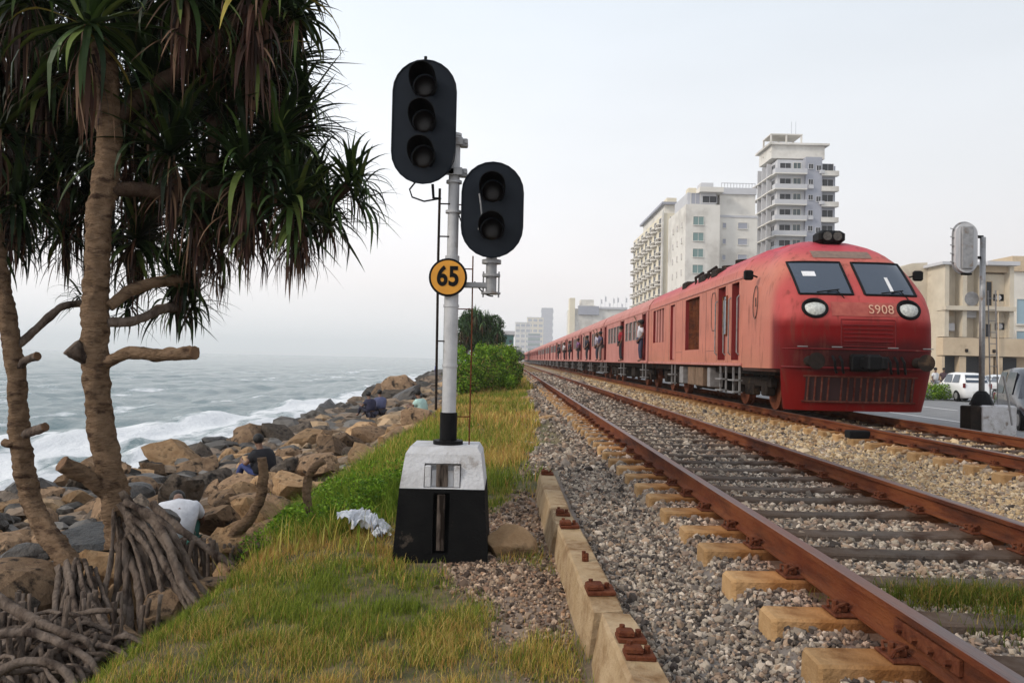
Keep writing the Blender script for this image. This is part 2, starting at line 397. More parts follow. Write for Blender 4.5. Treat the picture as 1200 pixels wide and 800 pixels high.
# ------------------------------------------------------------------ sea
def seaz(x, y):
    d = -x                                            # metres from the track
    sh = sstep(10, 30, d)
    far = np.clip(1-(np.hypot(x, y)/600), .05, 1)
    wob = (fbm(y*.05, x*.02, 21)-.5)*9
    ph = (d+wob)*2*PI/9.0
    swell = .20*np.sin(ph)+.10*np.sin(ph*2+1.1)
    chop = (fbm(x*.55, y*.35, 22, 5)-.5)*.75+(fbm(x*1.8, y*1.5, 23, 3)-.5)*.2
    br = .55*np.exp(-((d-17.2-wob*.5)/.9)**2)+.35*np.exp(-((d-13.4-wob*.25)/.6)**2)
    return -2.85+far*(swell*sh+chop)+br*np.clip(fbm(y*.12, x*.0+4, 25)*2-.35, 0, 1)
sx = -geo(9.5, 7000, 330, .11)[::-1]; sy = geo(3, 7000, 330, .16)
V, Fc = grid(sx, sy, seaz)
d = -V[:, 0]; yv = V[:, 1]
wob = (fbm(yv*.05, V[:, 0]*.02, 21)-.5)*9
foam = .98*np.exp(-((d-16.0-wob*.5)/1.25)**2)*np.clip(fbm(yv*.12, yv*0+4, 25)*2.8-.5, .1, 1.05)
foam += .58*np.exp(-((d-12.0)/1.7)**2)
foam += .62*np.exp(-((d-20.5-wob*.6)/1.3)**2)*sstep(.45, .62, fbm(yv*.06, yv*0, 29))
foam += .33*sstep(25, 13, d)
foam += .6*sstep(.62, .70, fbm(V[:, 0]*.28, yv*.12, 31))*sstep(140, 25, d)
M['sea'] = m = bpy.data.materials.new('sea water'); m.use_nodes = True; N = m.node_tree.nodes; L = m.node_tree.links
bs = N['Principled BSDF']; bs.inputs['Roughness'].default_value = .16; bs.inputs['Specular IOR Level'].default_value = .5
at = N.new('ShaderNodeAttribute'); at.attribute_name = 'Col'
sp = N.new('ShaderNodeSeparateColor'); L.new(at.outputs['Color'], sp.inputs[0])
t = N.new('ShaderNodeTexCoord')
def _n(sc, st, det=7):
    q = N.new('ShaderNodeTexNoise'); mp = N.new('ShaderNodeMapping'); mp.inputs['Scale'].default_value = st
    L.new(t.outputs['Object'], mp.inputs[0]); L.new(mp.outputs[0], q.inputs['Vector']); q.inputs['Scale'].default_value = sc
    q.inputs['Detail'].default_value = det; q.inputs['Roughness'].default_value = .68; return q
nf = _n(1.1, (1.0, .45, 1), 10)
ad = N.new('ShaderNodeMath'); ad.operation = 'ADD'; L.new(sp.outputs[0], ad.inputs[0]); L.new(nf.outputs[0], ad.inputs[1])
mr = N.new('ShaderNodeMapRange'); mr.inputs['From Min'].default_value = .90; mr.inputs['From Max'].default_value = 1.14; L.new(ad.outputs[0], mr.inputs['Value'])
nb = _n(.12, (1, .4, 1), 4)
cm = N.new('ShaderNodeMix'); cm.data_type = 'RGBA'; L.new(nb.outputs[0], cm.inputs[0]); cm.inputs[6].default_value = (.035, .095, .105, 1); cm.inputs[7].default_value = (.08, .145, .15, 1)
c2 = N.new('ShaderNodeMix'); c2.data_type = 'RGBA'; L.new(mr.outputs[0], c2.inputs[0]); L.new(cm.outputs[2], c2.inputs[6]); c2.inputs[7].default_value = (.74, .75, .76, 1)
L.new(c2.outputs[2], bs.inputs['Base Color'])
rr = N.new('ShaderNodeMapRange'); rr.inputs['To Min'].default_value = .18; rr.inputs['To Max'].default_value = .85; L.new(mr.outputs[0], rr.inputs['Value']); L.new(rr.outputs[0], bs.inputs['Roughness'])
bp = N.new('ShaderNodeBump'); bp.inputs['Strength'].default_value = .9; bp.inputs['Distance'].default_value = .26
nn = _n(1.1, (1, .6, 1), 9); L.new(nn.outputs[0], bp.inputs['Height']); L.new(bp.outputs[0], bs.inputs['Normal'])
fc = np.repeat(np.clip(foam, 0, 1.3)[:, None], 3, 1)
tag(link(bpy.data.objects.new('sea', npmesh('sea', V, Fc, m, fc, smooth=True))), kind='structure')

# ------------------------------------------------------------------ tracks
XT1, XT2 = 2.58, 6.97; GH = .87
RAILP = [(-.065, -.145), (.065, -.145), (.065, -.132), (.012, -.118), (.010, -.045), (.034, -.036), (.035, -.006), (.028, 0), (-.028, 0), (-.035, -.006), (-.034, -.036), (-.010, -.045), (-.012, -.118), (-.065, -.132)]
def rail(x, y0, y1, par):
    mb = MB(); n = len(RAILP); yy = list(geo(y0, y1, 50, .5)); v = []
    for i, y in enumerate(yy):
        j = (mnoise.noise(Vector((y*.35, x, 0))))*.006
        for (a, b) in RAILP: v.append((x+a+j, y, b))
    f = []; mi = []
    for i in range(len(yy)-1):
        for k in range(n):
            f.append((i*n+k, i*n+(k+1) % n, (i+1)*n+(k+1) % n, (i+1)*n+k)); mi.append(1 if k in (6, 7, 8) else 0)
    f.append(tuple(range(n))); mi.append(0); f.append(tuple((len(yy)-1)*n+k for k in range(n))); mi.append(0)
    mb.v = v; mb.f = f; mb.m = mi; mb.c = [(1, 1, 1)]*len(v)
    return mb.build('rail', [M['rust'], M['railhead']], par)
M['sleeper'] = mat('sleeper concrete', (.33, .195, .088), (.43, .275, .14), 7, .95, .7, 45, c3=(.19, .095, .04), s3=4, t3=(.48, .66), rnd=.2, spec=.1)
def _sleepmat():
    """tan at the ends, rust stained by the rails, dark grey and dusty in between: follows the sleeper's own length"""
    m = M['sleeper']; N = m.node_tree.nodes; L = m.node_tree.links; bs = N['Principled BSDF']
    src = bs.inputs['Base Color'].links[0].from_socket
    t = N.new('ShaderNodeTexCoord'); s = N.new('ShaderNodeSeparateXYZ'); L.new(t.outputs['Object'], s.inputs[0])
    ab = N.new('ShaderNodeMath'); ab.operation = 'ABSOLUTE'; L.new(s.outputs[0], ab.inputs[0])
    r = N.new('ShaderNodeValToRGB'); dv = N.new('ShaderNodeMath'); dv.operation = 'DIVIDE'; dv.inputs[1].default_value = 1.33
    L.new(ab.outputs[0], dv.inputs[0]); L.new(dv.outputs[0], r.inputs[0])
    e = r.color_ramp.elements; e[0].position = 0; e[0].color = (.27, .37, .66, 1); e[1].position = 1; e[1].color = (1, 1, 1, 1)
    q = e.new(.5); q.color = (.26, .28, .42, 1); q = e.new(.66); q.color = (.36, .22, .20, 1); q = e.new(.78); q.color = (.85, .62, .45, 1)
    mx_ = N.new('ShaderNodeMix'); mx_.data_type = 'RGBA'; mx_.blend_type = 'MULTIPLY'; mx_.inputs[0].default_value = 1
    L.new(src, mx_.inputs[6]); L.new(r.outputs[0], mx_.inputs[7]); L.new(mx_.outputs[2], bs.inputs['Base Color'])
_sleepmat()
def sleeper_mesh(seed):
    random.seed(seed); mb = MB(); v = []
    st = [-1.32, -1.30, -1.0, -.72, -.5, 0, .5, .72, 1.0, 1.30, 1.32]; hw = [.09, .105, .107, .105, .097, .093, .097, .105, .107, .105, .09]
    zt = [-.012, 0, 0, 0, -.01, -.018, -.01, 0, 0, 0, -.012]
    for i, x in enumerate(st):
        j = random.uniform(-.004, .004); h = hw[i]; z = zt[i]+random.uniform(-.003, .002)
        v += [(x+j, -h-.012, -.19), (x+j, -h, z-.012), (x+j, -h+.012, z), (x+j, h-.012, z), (x+j, h, z-.012), (x+j, h+.012, -.19)]
    f = []
    for i in range(len(st)-1):
        for k in range(6): f.append((i*6+k, i*6+(k+1) % 6, (i+1)*6+(k+1) % 6, (i+1)*6+k))
    f += [tuple(range(5, -1, -1)), tuple(range(60, 66))]
    mb.add(v, f); return mb.mesh('sleeper', M['sleeper'])
SLM = [sleeper_mesh(i) for i in range(5)]
cl = MB(); cl.box(-.15, .15, -.085, .085, 0, .014, bev=.004)
for sx_ in (-1, 1):
    cl.box(min(sx_*.072, sx_*.105), max(sx_*.072, sx_*.105), -.04, .04, .012, .05, bev=.006)
    cl.tube([(sx_*.14, -.05, .02), (sx_*.13, -.055, .045), (sx_*.085, -.03, .05), (sx_*.055, 0, .042), (sx_*.085, .03, .05), (sx_*.13, .055, .045), (sx_*.14, .02, .025)], .009, 6)
    cl.cyl((sx_*.118, 0, .014), (sx_*.118, 0, .062), .014, 6)
CLM = cl.mesh('rail_fastening', M['rustdark'])
def track(xc, y0, label, ys_near, nfast, group):
    t = thing('railway_track', label, 'railway track', (xc, y0, -.145), 0)
    ra = rail(xc-GH, y0, 420, t); rb = rail(xc+GH, y0, 420, t)
    random.seed(int(xc*10)); k = 0
    for y in ys_near:
        s = inst('sleeper', SLM[k % 5], t, (random.uniform(-.02, .02), y-y0, -.012), (0, random.uniform(-.006, .006), random.uniform(-.02, .02)))
        if k < nfast:
            for sx_ in (-1, 1): inst('rail_fastening', CLM, s, (sx_*GH, 0, .0005))
        k += 1
    far = MB(); y = ys_near[-1]+.66
    while y < 400:
        far.box(xc-1.32, xc+1.32, y-.1, y+.1, -.3, -.157); y += .66
    fo = far.build('sleeper', M['concrete_tan'], t); fo['kind'] = 'stuff'
    return t
s1 = []
for v_ in (340, 287, 245, 212.8, 191.4, 169.8, 154, 142.3, 130.6): s1.append(F*1.18/v_)
s1 = [s1[0]-1.32, s1[0]-.66]+s1
y = s1[-1]
while y < 62: y += .655; s1.append(y)
track(XT1, -2, 'nearer rusty railway track of two rails on tan sleepers, empty, beside the old sleepers', s1, 60, None)
s2 = list(np.arange(5.2, 66, .66))
track(XT2, -2, 'farther railway track that carries the red train, pale sleeper ends on tan ballast', s2, 40, None)
# rail joint with fishplate on the near rail
fp = MB(); jx = XT1-GH
for sx_ in (-1, 1):
    fp.box(jx+(.013 if sx_ > 0 else -.031), jx+(.031 if sx_ > 0 else -.013), 2.95, 3.45, -.115, -.05, bev=.004)
    for k in range(4):
        fp.cyl((jx+sx_*.03, 3.01+k*.125, -.082), (jx+sx_*.055, 3.01+k*.125, -.082), .016, 6)
tag(fp.build('fishplate', M['rustdark']), 'rusty bolted fishplate joining the nearest rail', 'fishplate')

# old sleepers laid end to end as a kerb
def old_sleeper(x0, y0, x1, y1, zt, h, wd, tilt, label, plates, seed):
    L_ = math.hypot(x1-x0, y1-y0); an = math.atan2(y1-y0, x1-x0)-PI/2
    t = thing('old_sleeper', label, 'sleeper', ((x0+x1)/2, (y0+y1)/2, zt-h/2), an, 'old sleepers laid as a kerb')
    t.rotation_euler = (math.atan2(0, 1), tilt, an)
    random.seed(seed); mb = MB(); v = []; n = 14
    for i in range(n+1):
        y = -L_/2+L_*i/n; e_ = .012 if i in (0, n) else 0; q = lambda: random.uniform(-.004, .004)
        a = wd/2; b = wd/2+.035
        v += [(-b+e_+q(), y, -h/2), (-a+e_+q(), y, h/2-.016+q()), (-a+.014, y, h/2-e_+q()), (a-.014, y, h/2-e_+q()), (a-e_+q(), y, h/2-.016), (b-e_+q(), y, -h/2)]
    f = []
    for i in range(n):
        for k in range(6): f.append((i*6+k, i*6+(k+1) % 6, (i+1)*6+(k+1) % 6, (i+1)*6+k))
    f += [tuple(range(5, -1, -1)), tuple(range(n*6, n*6+6))]
    mb.add(v, f); o = mb.build('beam', M['concrete_pale']); o.parent = t
    for (py, pw, pl) in plates:
        pm = MB(); pm.box(-pw/2, pw/2, py-pl/2, py+pl/2, h/2+.001, h/2+.022, bev=.004)
        pm.box(-pw*.5, pw*.1, py-pl*.35, py+pl*.3, h/2+.02, h/2+.05, bev=.008)
        pm.cyl((pw*.25, py, h/2), (pw*.25, py, h/2+.05), .014, 6); pm.cyl((-pw*.3, py+pl*.2, h/2), (-pw*.3, py+pl*.2, h/2+.062), .013, 6)
        o = pm.build('rusty_plate', M['rustdark']); o.parent = t
    return t
old_sleeper(.455, 6.12, .435, 8.85, -.215, .25, .17, .02, 'farthest of the three old sleepers lying end to end along the ballast', [(-1.1, .11, .1), (1.15, .13, .14)], 1)
old_sleeper(.525, 4.00, .475, 6.09, -.215, .26, .17, -.03, 'middle one of the old concrete sleepers laid as a kerb, with two rusty plates', [(.90, .14, .14), (-.75, .15, .16), (-.1, .03, .03)], 2)
old_sleeper(.60, 1.55, .545, 3.93, -.20, .27, .165, .04, 'nearest old concrete sleeper of the kerb with double rusty rail seat', [(.78, .125, .1), (.58, .125, .1)], 3)

# ------------------------------------------------------------------ ballast stones
def ico(sub):
    bm = bmesh.new(); bmesh.ops.create_icosphere(bm, subdivisions=sub, radius=1)
    v = np.array([p.co[:] for p in bm.verts]); f = np.array([[q.index for q in p.verts] for p in bm.faces]); bm.free(); return v, f
I1, IF1 = ico(1)
def facet(dirs, rng, nplanes=9, rough=.06):
    # irregular convex block: planes at uneven distances
    nrm = rng.normal(size=(nplanes, 3)); nrm /= np.linalg.norm(nrm, axis=1)[:, None]
    nrm = np.concatenate([nrm, -nrm[:4]]); dist = rng.uniform(.5, 1.0, len(nrm))
    dp = dirs@nrm.T; r = np.where(dp > .05, dist/np.maximum(dp, .05), 9).min(1)
    r = np.minimum(r, 1.25)*(1+rng.uniform(-rough, rough, len(dirs)))
    return dirs*r[:, None]
def scatter_stones(name, pts, size, cols, par=None):
    n = len(pts); nv = len(I1); variants = [facet(I1, RNG, 6, .12) for _ in range(24)]
    Va = np.array(variants)[RNG.integers(0, 24, n)]
    q = RNG.normal(size=(n, 4)); q /= np.linalg.norm(q, axis=1)[:, None]; a, b, c, d_ = q.T
    Rm = np.stack([1-2*(c*c+d_*d_), 2*(b*c-a*d_), 2*(b*d_+a*c), 2*(b*c+a*d_), 1-2*(b*b+d_*d_), 2*(c*d_-a*b), 2*(b*d_-a*c), 2*(c*d_+a*b), 1-2*(b*b+c*c)], 1).reshape(n, 3, 3)
    sc = RNG.uniform(.75, 1.25, (n, 1, 3))*size[:, None, None]; sc[:, :, 2] *= .8
    V = np.einsum('nij,nvj->nvi', Rm, Va*sc)+pts[:, None, :]
    Fc = (IF1[None]+(np.arange(n)*nv)[:, None, None]).reshape(-1, 3)
    return npmesh(name, V.reshape(-1, 3), Fc, M['ballast'], np.repeat(cols, nv, 0))
def pts_in(x0, x1, y0, y1, dens):
    n = int((x1-x0)*(y1-y0)*dens); return np.stack([RNG.uniform(x0, x1, n), RNG.uniform(y0, y1, n)], 1)
def stone_cols(n, base, x=None):
    pal = np.array([[.30, .265, .23], [.20, .18, .165], [.40, .36, .31], [.13, .11, .098], [.34, .26, .20], [.52, .47, .42], [.26, .20, .165], [.06, .052, .05]])
    if base == 'tan': pal = np.array([[.52, .42, .28], [.42, .32, .20], [.58, .49, .36], [.33, .23, .14], [.28, .24, .20], [.47, .36, .22]])
    c = pal[RNG.integers(0, len(pal), n)]*RNG.uniform(.7, 1.15, (n, 1))*np.array([.98, .90, .81])
    return c
def vis(p, m=1.1): return np.abs(p[:, 0])-.3 < p[:, 1]*.643*m
allp = []; alls = []; allc = []
for (x0, x1, y0, y1, dens, s, base) in [
        (.60, 1.36, 2.4, 5, 1885, 0.0155, 'g'), (.60, 1.36, 5, 9.5, 1305, 0.0185, 'g'), (.3, 1.36, 9.5, 16, 522, 0.0252, 'g'),
        (1.3, 3.9, 2.4, 5, 1450, 0.0163, 'g'), (1.3, 3.9, 5, 10, 899, 0.02, 'g'), (1.3, 3.9, 10, 20, 348, 0.0266, 'g'), (1.3, 3.9, 20, 34, 130, 0.037, 'g'),
        (.2, 1.36, 16, 34, 130, .038, 'g'), (.3, 1.3, 34, 70, 40, .06, 'g'), (1.3, 3.9, 34, 75, 42, .06, 'g'), (3.9, 5.7, 40, 80, 36, .07, 't'), (3.9, 5.7, 5.5, 11, 812, 0.02, 't'), (3.9, 5.7, 11, 20, 333, 0.0281, 't'), (3.9, 5.7, 20, 40, 116, 0.0407, 't'),
        (5.6, 8.5, 8, 14, 348, 0.0252, 't'), (5.6, 9.5, 14, 18, 174, 0.0296, 't'),
        (-.35, .38, 3, 6.2, 1300, .012, 'p'), (-.5, .42, 5, 8, 800, .016, 'p'), (-.3, .5, 8, 12, 300, .022, 'p')]:
    p = pts_in(x0, x1, y0, y1, dens*(1.3 if y1 <= 11 else 1)); p = p[vis(p)]; s = s*(.86 if y1 <= 11 else 1)
    if base == 'p':
        keep = RNG.random(len(p)) > grass_mask(p[:, 0], p[:, 1])*1.1; p = p[keep]
    else:
        p = p[(RNG.random(len(p)) > grass_mask(p[:, 0], p[:, 1])*.9) | (p[:, 0] > 1.25)]
    sz = s*RNG.lognormal(0, .32, len(p))
    if base == 'g' and x0 > 1: pass
    rn = np.min(np.abs(p[:, 0][:, None]-np.array([1.71, 3.45, 6.1, 7.84])), 1)
    k = (rn > .075); p = p[k]; sz = sz[k]; rn = rn[k]
    c = stone_cols(len(p), 'tan' if base == 't' else 'g')
    if base == 'p': c = c*np.array([1.0, .86, .76])
    if base == 't':
        g_ = (p[:, 0] < 4.15)|(RNG.random(len(p)) < .22); c[g_] = stone_cols(int(g_.sum()), 'g')
    st = np.exp(-(rn/.22)**2)[:, None]*.5; c = c*(1-st)+c*np.array([1.0, .55, .38])*st*1.0
    allp.append(np.stack([p[:, 0], p[:, 1], gz(p[:, 0], p[:, 1])+sz*.35], 1)); alls.append(sz); allc.append(c)
allp = np.concatenate(allp); alls = np.concatenate(alls); allc = np.concatenate(allc)
o = link(bpy.data.objects.new('ballast', scatter_stones('ballast', allp, alls, allc)))
tag(o, 'crushed stone ballast spread under and beside both tracks', 'ballast', kind='stuff')
print('stones', len(alls))

# ------------------------------------------------------------------ rocks of the sea defence
I3, IF3 = ico(4); I2, IF2 = ico(3)
rngr = np.random.default_rng(11)
def rockv(dirs, seed):
    r = np.random.default_rng(seed); v = facet(dirs, r, 8, 0)*r.uniform(.7, 1.3, 3)
    o_ = Vector((seed*3.1, 0, 0))
    for i in range(len(v)):
        p = Vector(v[i]); v[i] = p*(1+.09*mnoise.fractal(p*2.3+o_, .7, 2.1, 6))
    v[:, 0] *= 1.15; v[:, 2] *= .66
    return v
RV = [rockv(I2, s) for s in range(12)]
RVL = [rockv(ico(2)[0], s) for s in range(12)]; IFL = ico(2)[1]
RMESH = {}
def rmesh(i, kind):
    if (i, kind) not in RMESH:
        RMESH[i, kind] = npmesh('boulder', RV[i], IF2, M[{'grey': 'rock_grey', 'brown': 'rock', 'tan': 'rock_tan', 'dark': 'rock_wet'}[kind]])
    return RMESH[i, kind]
cand = []
def rock_kind(x):
    t = (-x-2)/8; u = rngr.random()
    if t > .8: return 'dark' if u < .6 else 'grey'
    if t > .45: return 'grey' if u < .35 else ('brown' if u < .80 else ('dark' if u < .92 else 'tan'))
    return 'tan' if u < .40 else ('brown' if u < .86 else 'grey')
y = 3.4
while y < 320:
    st = .36 if y < 14 else (.46 if y < 45 else (.95 if y < 110 else 1.8))
    x = -2.35
    while x > -11.4:
        xx = x+rngr.uniform(-.3, .3)*st; yy = y+rngr.uniform(-.35, .35)*st
        s = st*rngr.choice([.36, .48, .60, .80, 1.05], p=[.27, .3, .23, .13, .07])*(1.1 if x < -5 else 1)
        crest = .22*math.exp(-((xx+7.9)/1.0)**2)
        z = gzf(xx, yy)+s*.20+crest*rngr.uniform(.1, 1.4)
        if yy < 6.8: s = min(s, .2); z = gzf(xx, yy)+s*.25
        cand.append([xx, yy, z, s, rock_kind(xx)]); x -= st*.9
    y += st*.86
# the big ones around the pandanus roots, placed where the photo shows them
hand = [(38, 690, 5.9, .34, 'brown', 'large flat faced boulder left of the pandanus roots'), (0, 735, 5.4, .28, 'grey', 'grey boulder at the left edge below the slender trunk'),
        (128, 668, 6.7, .30, 'tan', 'pale boulder showing between the two pandanus trunks'), (178, 625, 8.0, .24, 'dark', 'black wet boulder behind the main pandanus trunk'),
        (150, 700, 5.9, .25, 'tan', 'small tan boulder under the prop roots of the main pandanus'), (212, 575, 11.5, .40, 'grey', 'grey boulder at the water beside the main trunk'),
        (100, 635, 8.0, .32, 'dark', 'dark boulder seen between the trunks at the surf'), (30, 655, 8.0, .30, 'dark', 'low dark boulder at the left edge by the surf'),
        (345, 570, 11.0, .30, 'tan', 'tan boulder behind the curved branch'), (300, 600, 9.0, .27, 'tan', 'tan boulder with ochre face below the curved branch'),
        (270, 640, 7.2, .20, 'tan', 'ochre boulder beside the root fringe'), (255, 610, 9.5, .27, 'brown', 'brown boulder right of the crouching person'),
        (372, 545, 14.0, .34, 'brown', 'brown flat topped boulder beyond the green grass'), (335, 548, 14, .32, 'grey', 'grey boulder next to the person in black')]
hx = []
for (px, py, Y, s, kd, lb) in hand:
    p = P(px, py, Y); o = inst('boulder', rmesh(len(hx)*5 % 12, kd), None, p, (rngr.uniform(-.3, .3), rngr.uniform(-.3, .3), rngr.uniform(0, 6.28)), (s, s, s*1.05))
    tag(o, lb, 'boulder'); hx.append((p.x, p.y))
def score(c): return c[3]/c[1] if c[1] > 3 and abs(c[0]) < c[1]*.66+.5 else 0
cand.sort(key=score, reverse=True)
tones = {'grey': 'grey', 'brown': 'brown', 'tan': 'sandy tan', 'dark': 'dark wet'}
rest = []
for i, c in enumerate(cand):
    if i < 284 and score(c) > 0:
        k = int(rngr.integers(0, 12)); s = c[3]
        o = inst('boulder', rmesh(k, c[4]), None, c[:3], (rngr.uniform(-.5, .5), rngr.uniform(-.5, .5), rngr.uniform(0, 6.28)), (s, s*rngr.uniform(.8, 1.15), s*rngr.uniform(.85, 1.2)))
        size = 'large' if s > .6 else ('small' if s < .36 else 'middling')
        row = 'seaward edge' if c[0] < -7.6 else ('middle' if c[0] < -4.4 else 'inland side')
        dist = 'near the pandanus roots' if c[1] < 9 else ('before the person in black' if c[1] < 15 else ('before the seated pair' if c[1] < 28 else 'beyond the seated pair'))
        tag(o, f'{size} {tones[c[4]]} boulder, {row} of the rock heap {dist}', 'boulder', f'boulders on the {row} of the rock heap')
    else: rest.append(c)
n = len(rest); nv = len(RVL[0]); Va = np.array(RVL)[rngr.integers(0, 12, n)]
az_ = rngr.uniform(0, 6.28, n); ca, sa = np.cos(az_), np.sin(az_)
S = np.array([c[3] for c in rest]); T = np.array([c[:3] for c in rest])
Vx = Va[:, :, 0]*ca[:, None]-Va[:, :, 1]*sa[:, None]; Vy = Va[:, :, 0]*sa[:, None]+Va[:, :, 1]*ca[:, None]
V = np.stack([Vx, Vy, Va[:, :, 2]], 2)*S[:, None, None]+T[:, None, :]
cb = {'grey': (.14, .13, .12), 'brown': (.20, .15, .11), 'tan': (.33, .23, .14), 'dark': (.06, .055, .05)}
cc = np.array([cb[c[4]] for c in rest])*rngr.uniform(.65, 1.3, (n, 1))
o = link(bpy.data.objects.new('rock_heap', npmesh('rock_heap', V.reshape(-1, 3), (IFL[None]+(np.arange(n)*nv)[:, None, None]).reshape(-1, 3), M['rock_attr'], np.repeat(cc, nv, 0))))
tag(o, 'remaining rocks of the sea defence heaped along the shore', 'rocks', kind='stuff'); print('rest rocks', n)

# ------------------------------------------------------------------ grass
def blades(px, py, h, wd, cols, lean=.5, seg=3):
    n = len(px); az = RNG.uniform(0, 2*PI, n); ln = RNG.uniform(.1, lean, n)*h; z0 = gz(px, py)-.01
    dirx, diry = np.cos(az), np.sin(az); nx_, ny_ = -diry, dirx
    V = np.zeros((n, seg*2+1, 3)); 
    for k in range(seg+1):
        t = k/seg; off = ln*t*t; ww = wd*(1-t*.85) if k < seg else 0
        cx = px+dirx*off; cy = py+diry*off; cz = z0+h*(t-.25*t*t*(ln/np.maximum(h, .01)))
        if k < seg:
            V[:, 2*k] = np.stack([cx-nx_*ww, cy-ny_*ww, cz], 1); V[:, 2*k+1] = np.stack([cx+nx_*ww, cy+ny_*ww, cz], 1)
        else: V[:, 2*seg] = np.stack([cx, cy, cz], 1)
    tri = []
    for k in range(seg-1): tri += [[2*k, 2*k+1, 2*k+3], [2*k, 2*k+3, 2*k+2]]
    tri += [[2*seg-2, 2*seg-1, 2*seg]]
    tri = np.array(tri); Fc = (tri[None]+(np.arange(n)*(2*seg+1))[:, None, None]).reshape(-1, 3)
    return V.reshape(-1, 3), Fc, np.repeat(cols, 2*seg+1, 0)
def gcols(x, y, greener=0.0):
    n = len(x); pg = np.array([[.15, .20, .025], [.20, .25, .03], [.10, .15, .022], [.25, .27, .045]]); pd = np.array([[.48, .36, .09], [.56, .42, .14], [.40, .27, .07], [.50, .27, .09]])
    f = fbm(x*.9, y*.6, 41)+RNG.uniform(-.22, .22, n)-greener
    c = np.where((f > .5)[:, None], pd[RNG.integers(0, 4, n)], pg[RNG.integers(0, 4, n)])
    return c*RNG.uniform(.75, 1.2, (n, 1))
parts = []
for (x0, x1, y0, y1, dens, h, wd, gr) in [(-3.0, .45, 2.6, 5.2, 11500, .072, .0021, -.04), (-2.6, .45, 5.2, 9, 5200, .076, .003, 0), (-2.6, .5, 9, 16, 1300, .14, .006, .0), (-2.4, .7, 16, 34, 420, .20, .012, .0), (-2.4, 1.1, 34, 90, 90, .30, .03, .05)]:
    p = pts_in(x0, x1, y0, y1, dens); p = p[vis(p)]
    clump = fbm(p[:, 0]*5, p[:, 1]*5, 43, 3)
    keep = RNG.random(len(p)) < grass_mask(p[:, 0], p[:, 1])*np.clip((clump-.30)*3.4, .16, 1); p = p[keep]; clump = clump[keep]
    hh = h*RNG.uniform(.45, 1.35, len(p))*(.5+clump)
    parts.append(blades(p[:, 0], p[:, 1], hh, wd*RNG.uniform(.7, 1.3, len(p)), gcols(p[:, 0], p[:, 1], gr), .9))
def join(parts, name, mt):
    V = []; Fs = []; C = []; b = 0
    for (v, f, c) in parts: V.append(v); Fs.append(f+b); C.append(c); b += len(v)
    return npmesh(name, np.concatenate(V), np.concatenate(Fs), mt, np.concatenate(C))
o = link(bpy.data.objects.new('grass', join(parts, 'grass', M['grass']))); tag(o, 'short half dry grass on the verge between rocks and track', 'grass', kind='stuff')
print('grass', sum(len(p[1]) for p in parts))
parts = []
for (cx, cy, rx, ry, n, h, wd) in [(-1.75, 8.6, .75, 1.9, 8000, .26, .0042), (-2.3, 10.6, .8, 1.5, 4500, .28, .006), (-1.2, 8.2, .5, 1.3, 3500, .22, .0042), (-1.55, 7.1, .4, .5, 1500, .18, .004), (-2.0, 14, .7, 3, 3000, .30, .008), (-1.0, 12.5, .6, 2.5, 3000, .25, .007)]:
    a = RNG.normal(size=(n, 2))*.5; x = cx+a[:, 0]*rx; y = cy+a[:, 1]*ry
    c = gcols(x, y, .16)*np.array([.95, 1.1, .9])
    cl_ = fbm(x*4, y*4, 47, 3)
    parts.append(blades(x, y, h*RNG.uniform(.4, 1.25, n)*(.55+cl_*.9), wd*RNG.uniform(.6, 1.5, n), c, 1.0, 4))
o = link(bpy.data.objects.new('tall_grass', join(parts, 'tall_grass', M['grass']))); tag(o, 'tall bright green grass left of the signal base', 'grass', kind='stuff')
# tuft between the rails, lower right
p = np.stack([RNG.normal(2.45, .26, 5200), RNG.normal(4.26, .10, 5200)], 1)
p2 = np.stack([RNG.normal(2.72, .24, 3600), RNG.normal(3.80, .11, 3600)], 1); p = np.concatenate([p, p2]); n = len(p)
v, f, c = blades(p[:, 0], p[:, 1], RNG.uniform(.04, .13, n), RNG.uniform(.002, .004, n), gcols(p[:, 0], p[:, 1], .16)*.5, 1.0)
v[:, 2] += .0
o = link(bpy.data.objects.new('grass_tuft', npmesh('grass_tuft', v, f, M['grass'], c))); tag(o, 'green weeds growing between the rails at the lower right', 'weeds', kind='stuff')
# ------------------------------------------------------------------ figure builder
DG = bpy.context.evaluated_depsgraph_get
def skin(pts, edges, rad, mt, name, sub=1, root=0):
    me = bpy.data.meshes.new(name+'_cage'); me.from_pydata([tuple(p) for p in pts], edges, [])
    o = bpy.data.objects.new('tmp_cage', me); COL.objects.link(o)
    md = o.modifiers.new('skin', 'SKIN'); md.use_smooth_shade = True; md.branch_smoothing = .3
    sv = me.skin_vertices[0].data
    for i, r in enumerate(rad):
        sv[i].radius = r if hasattr(r, '__len__') else (r, r); sv[i].use_root = (i == root)
    sb = o.modifiers.new('sub', 'SUBSURF'); sb.levels = sub; sb.render_levels = sub
    dg = DG(); dg.update(); ev = o.evaluated_get(dg)
    m2 = bpy.data.meshes.new_from_object(ev); m2.name = name
    m2.materials.clear(); m2.materials.append(mt)
    m2.polygons.foreach_set('use_smooth', [True]*len(m2.polygons))
    bpy.data.objects.remove(o); bpy.data.meshes.remove(me)
    return m2
SKIN = mat('brown skin', (.16, .085, .055), rough=.55)
HAIR = mat('black hair', (.010, .009, .009), rough=.6)
CLOTH = {}
def cloth(c):
    if c not in CLOTH: CLOTH[c] = mat('cloth %d' % len(CLOTH), c, tuple(x*.8 for x in c), 14, .85, .3, 25)
    return CLOTH[c]
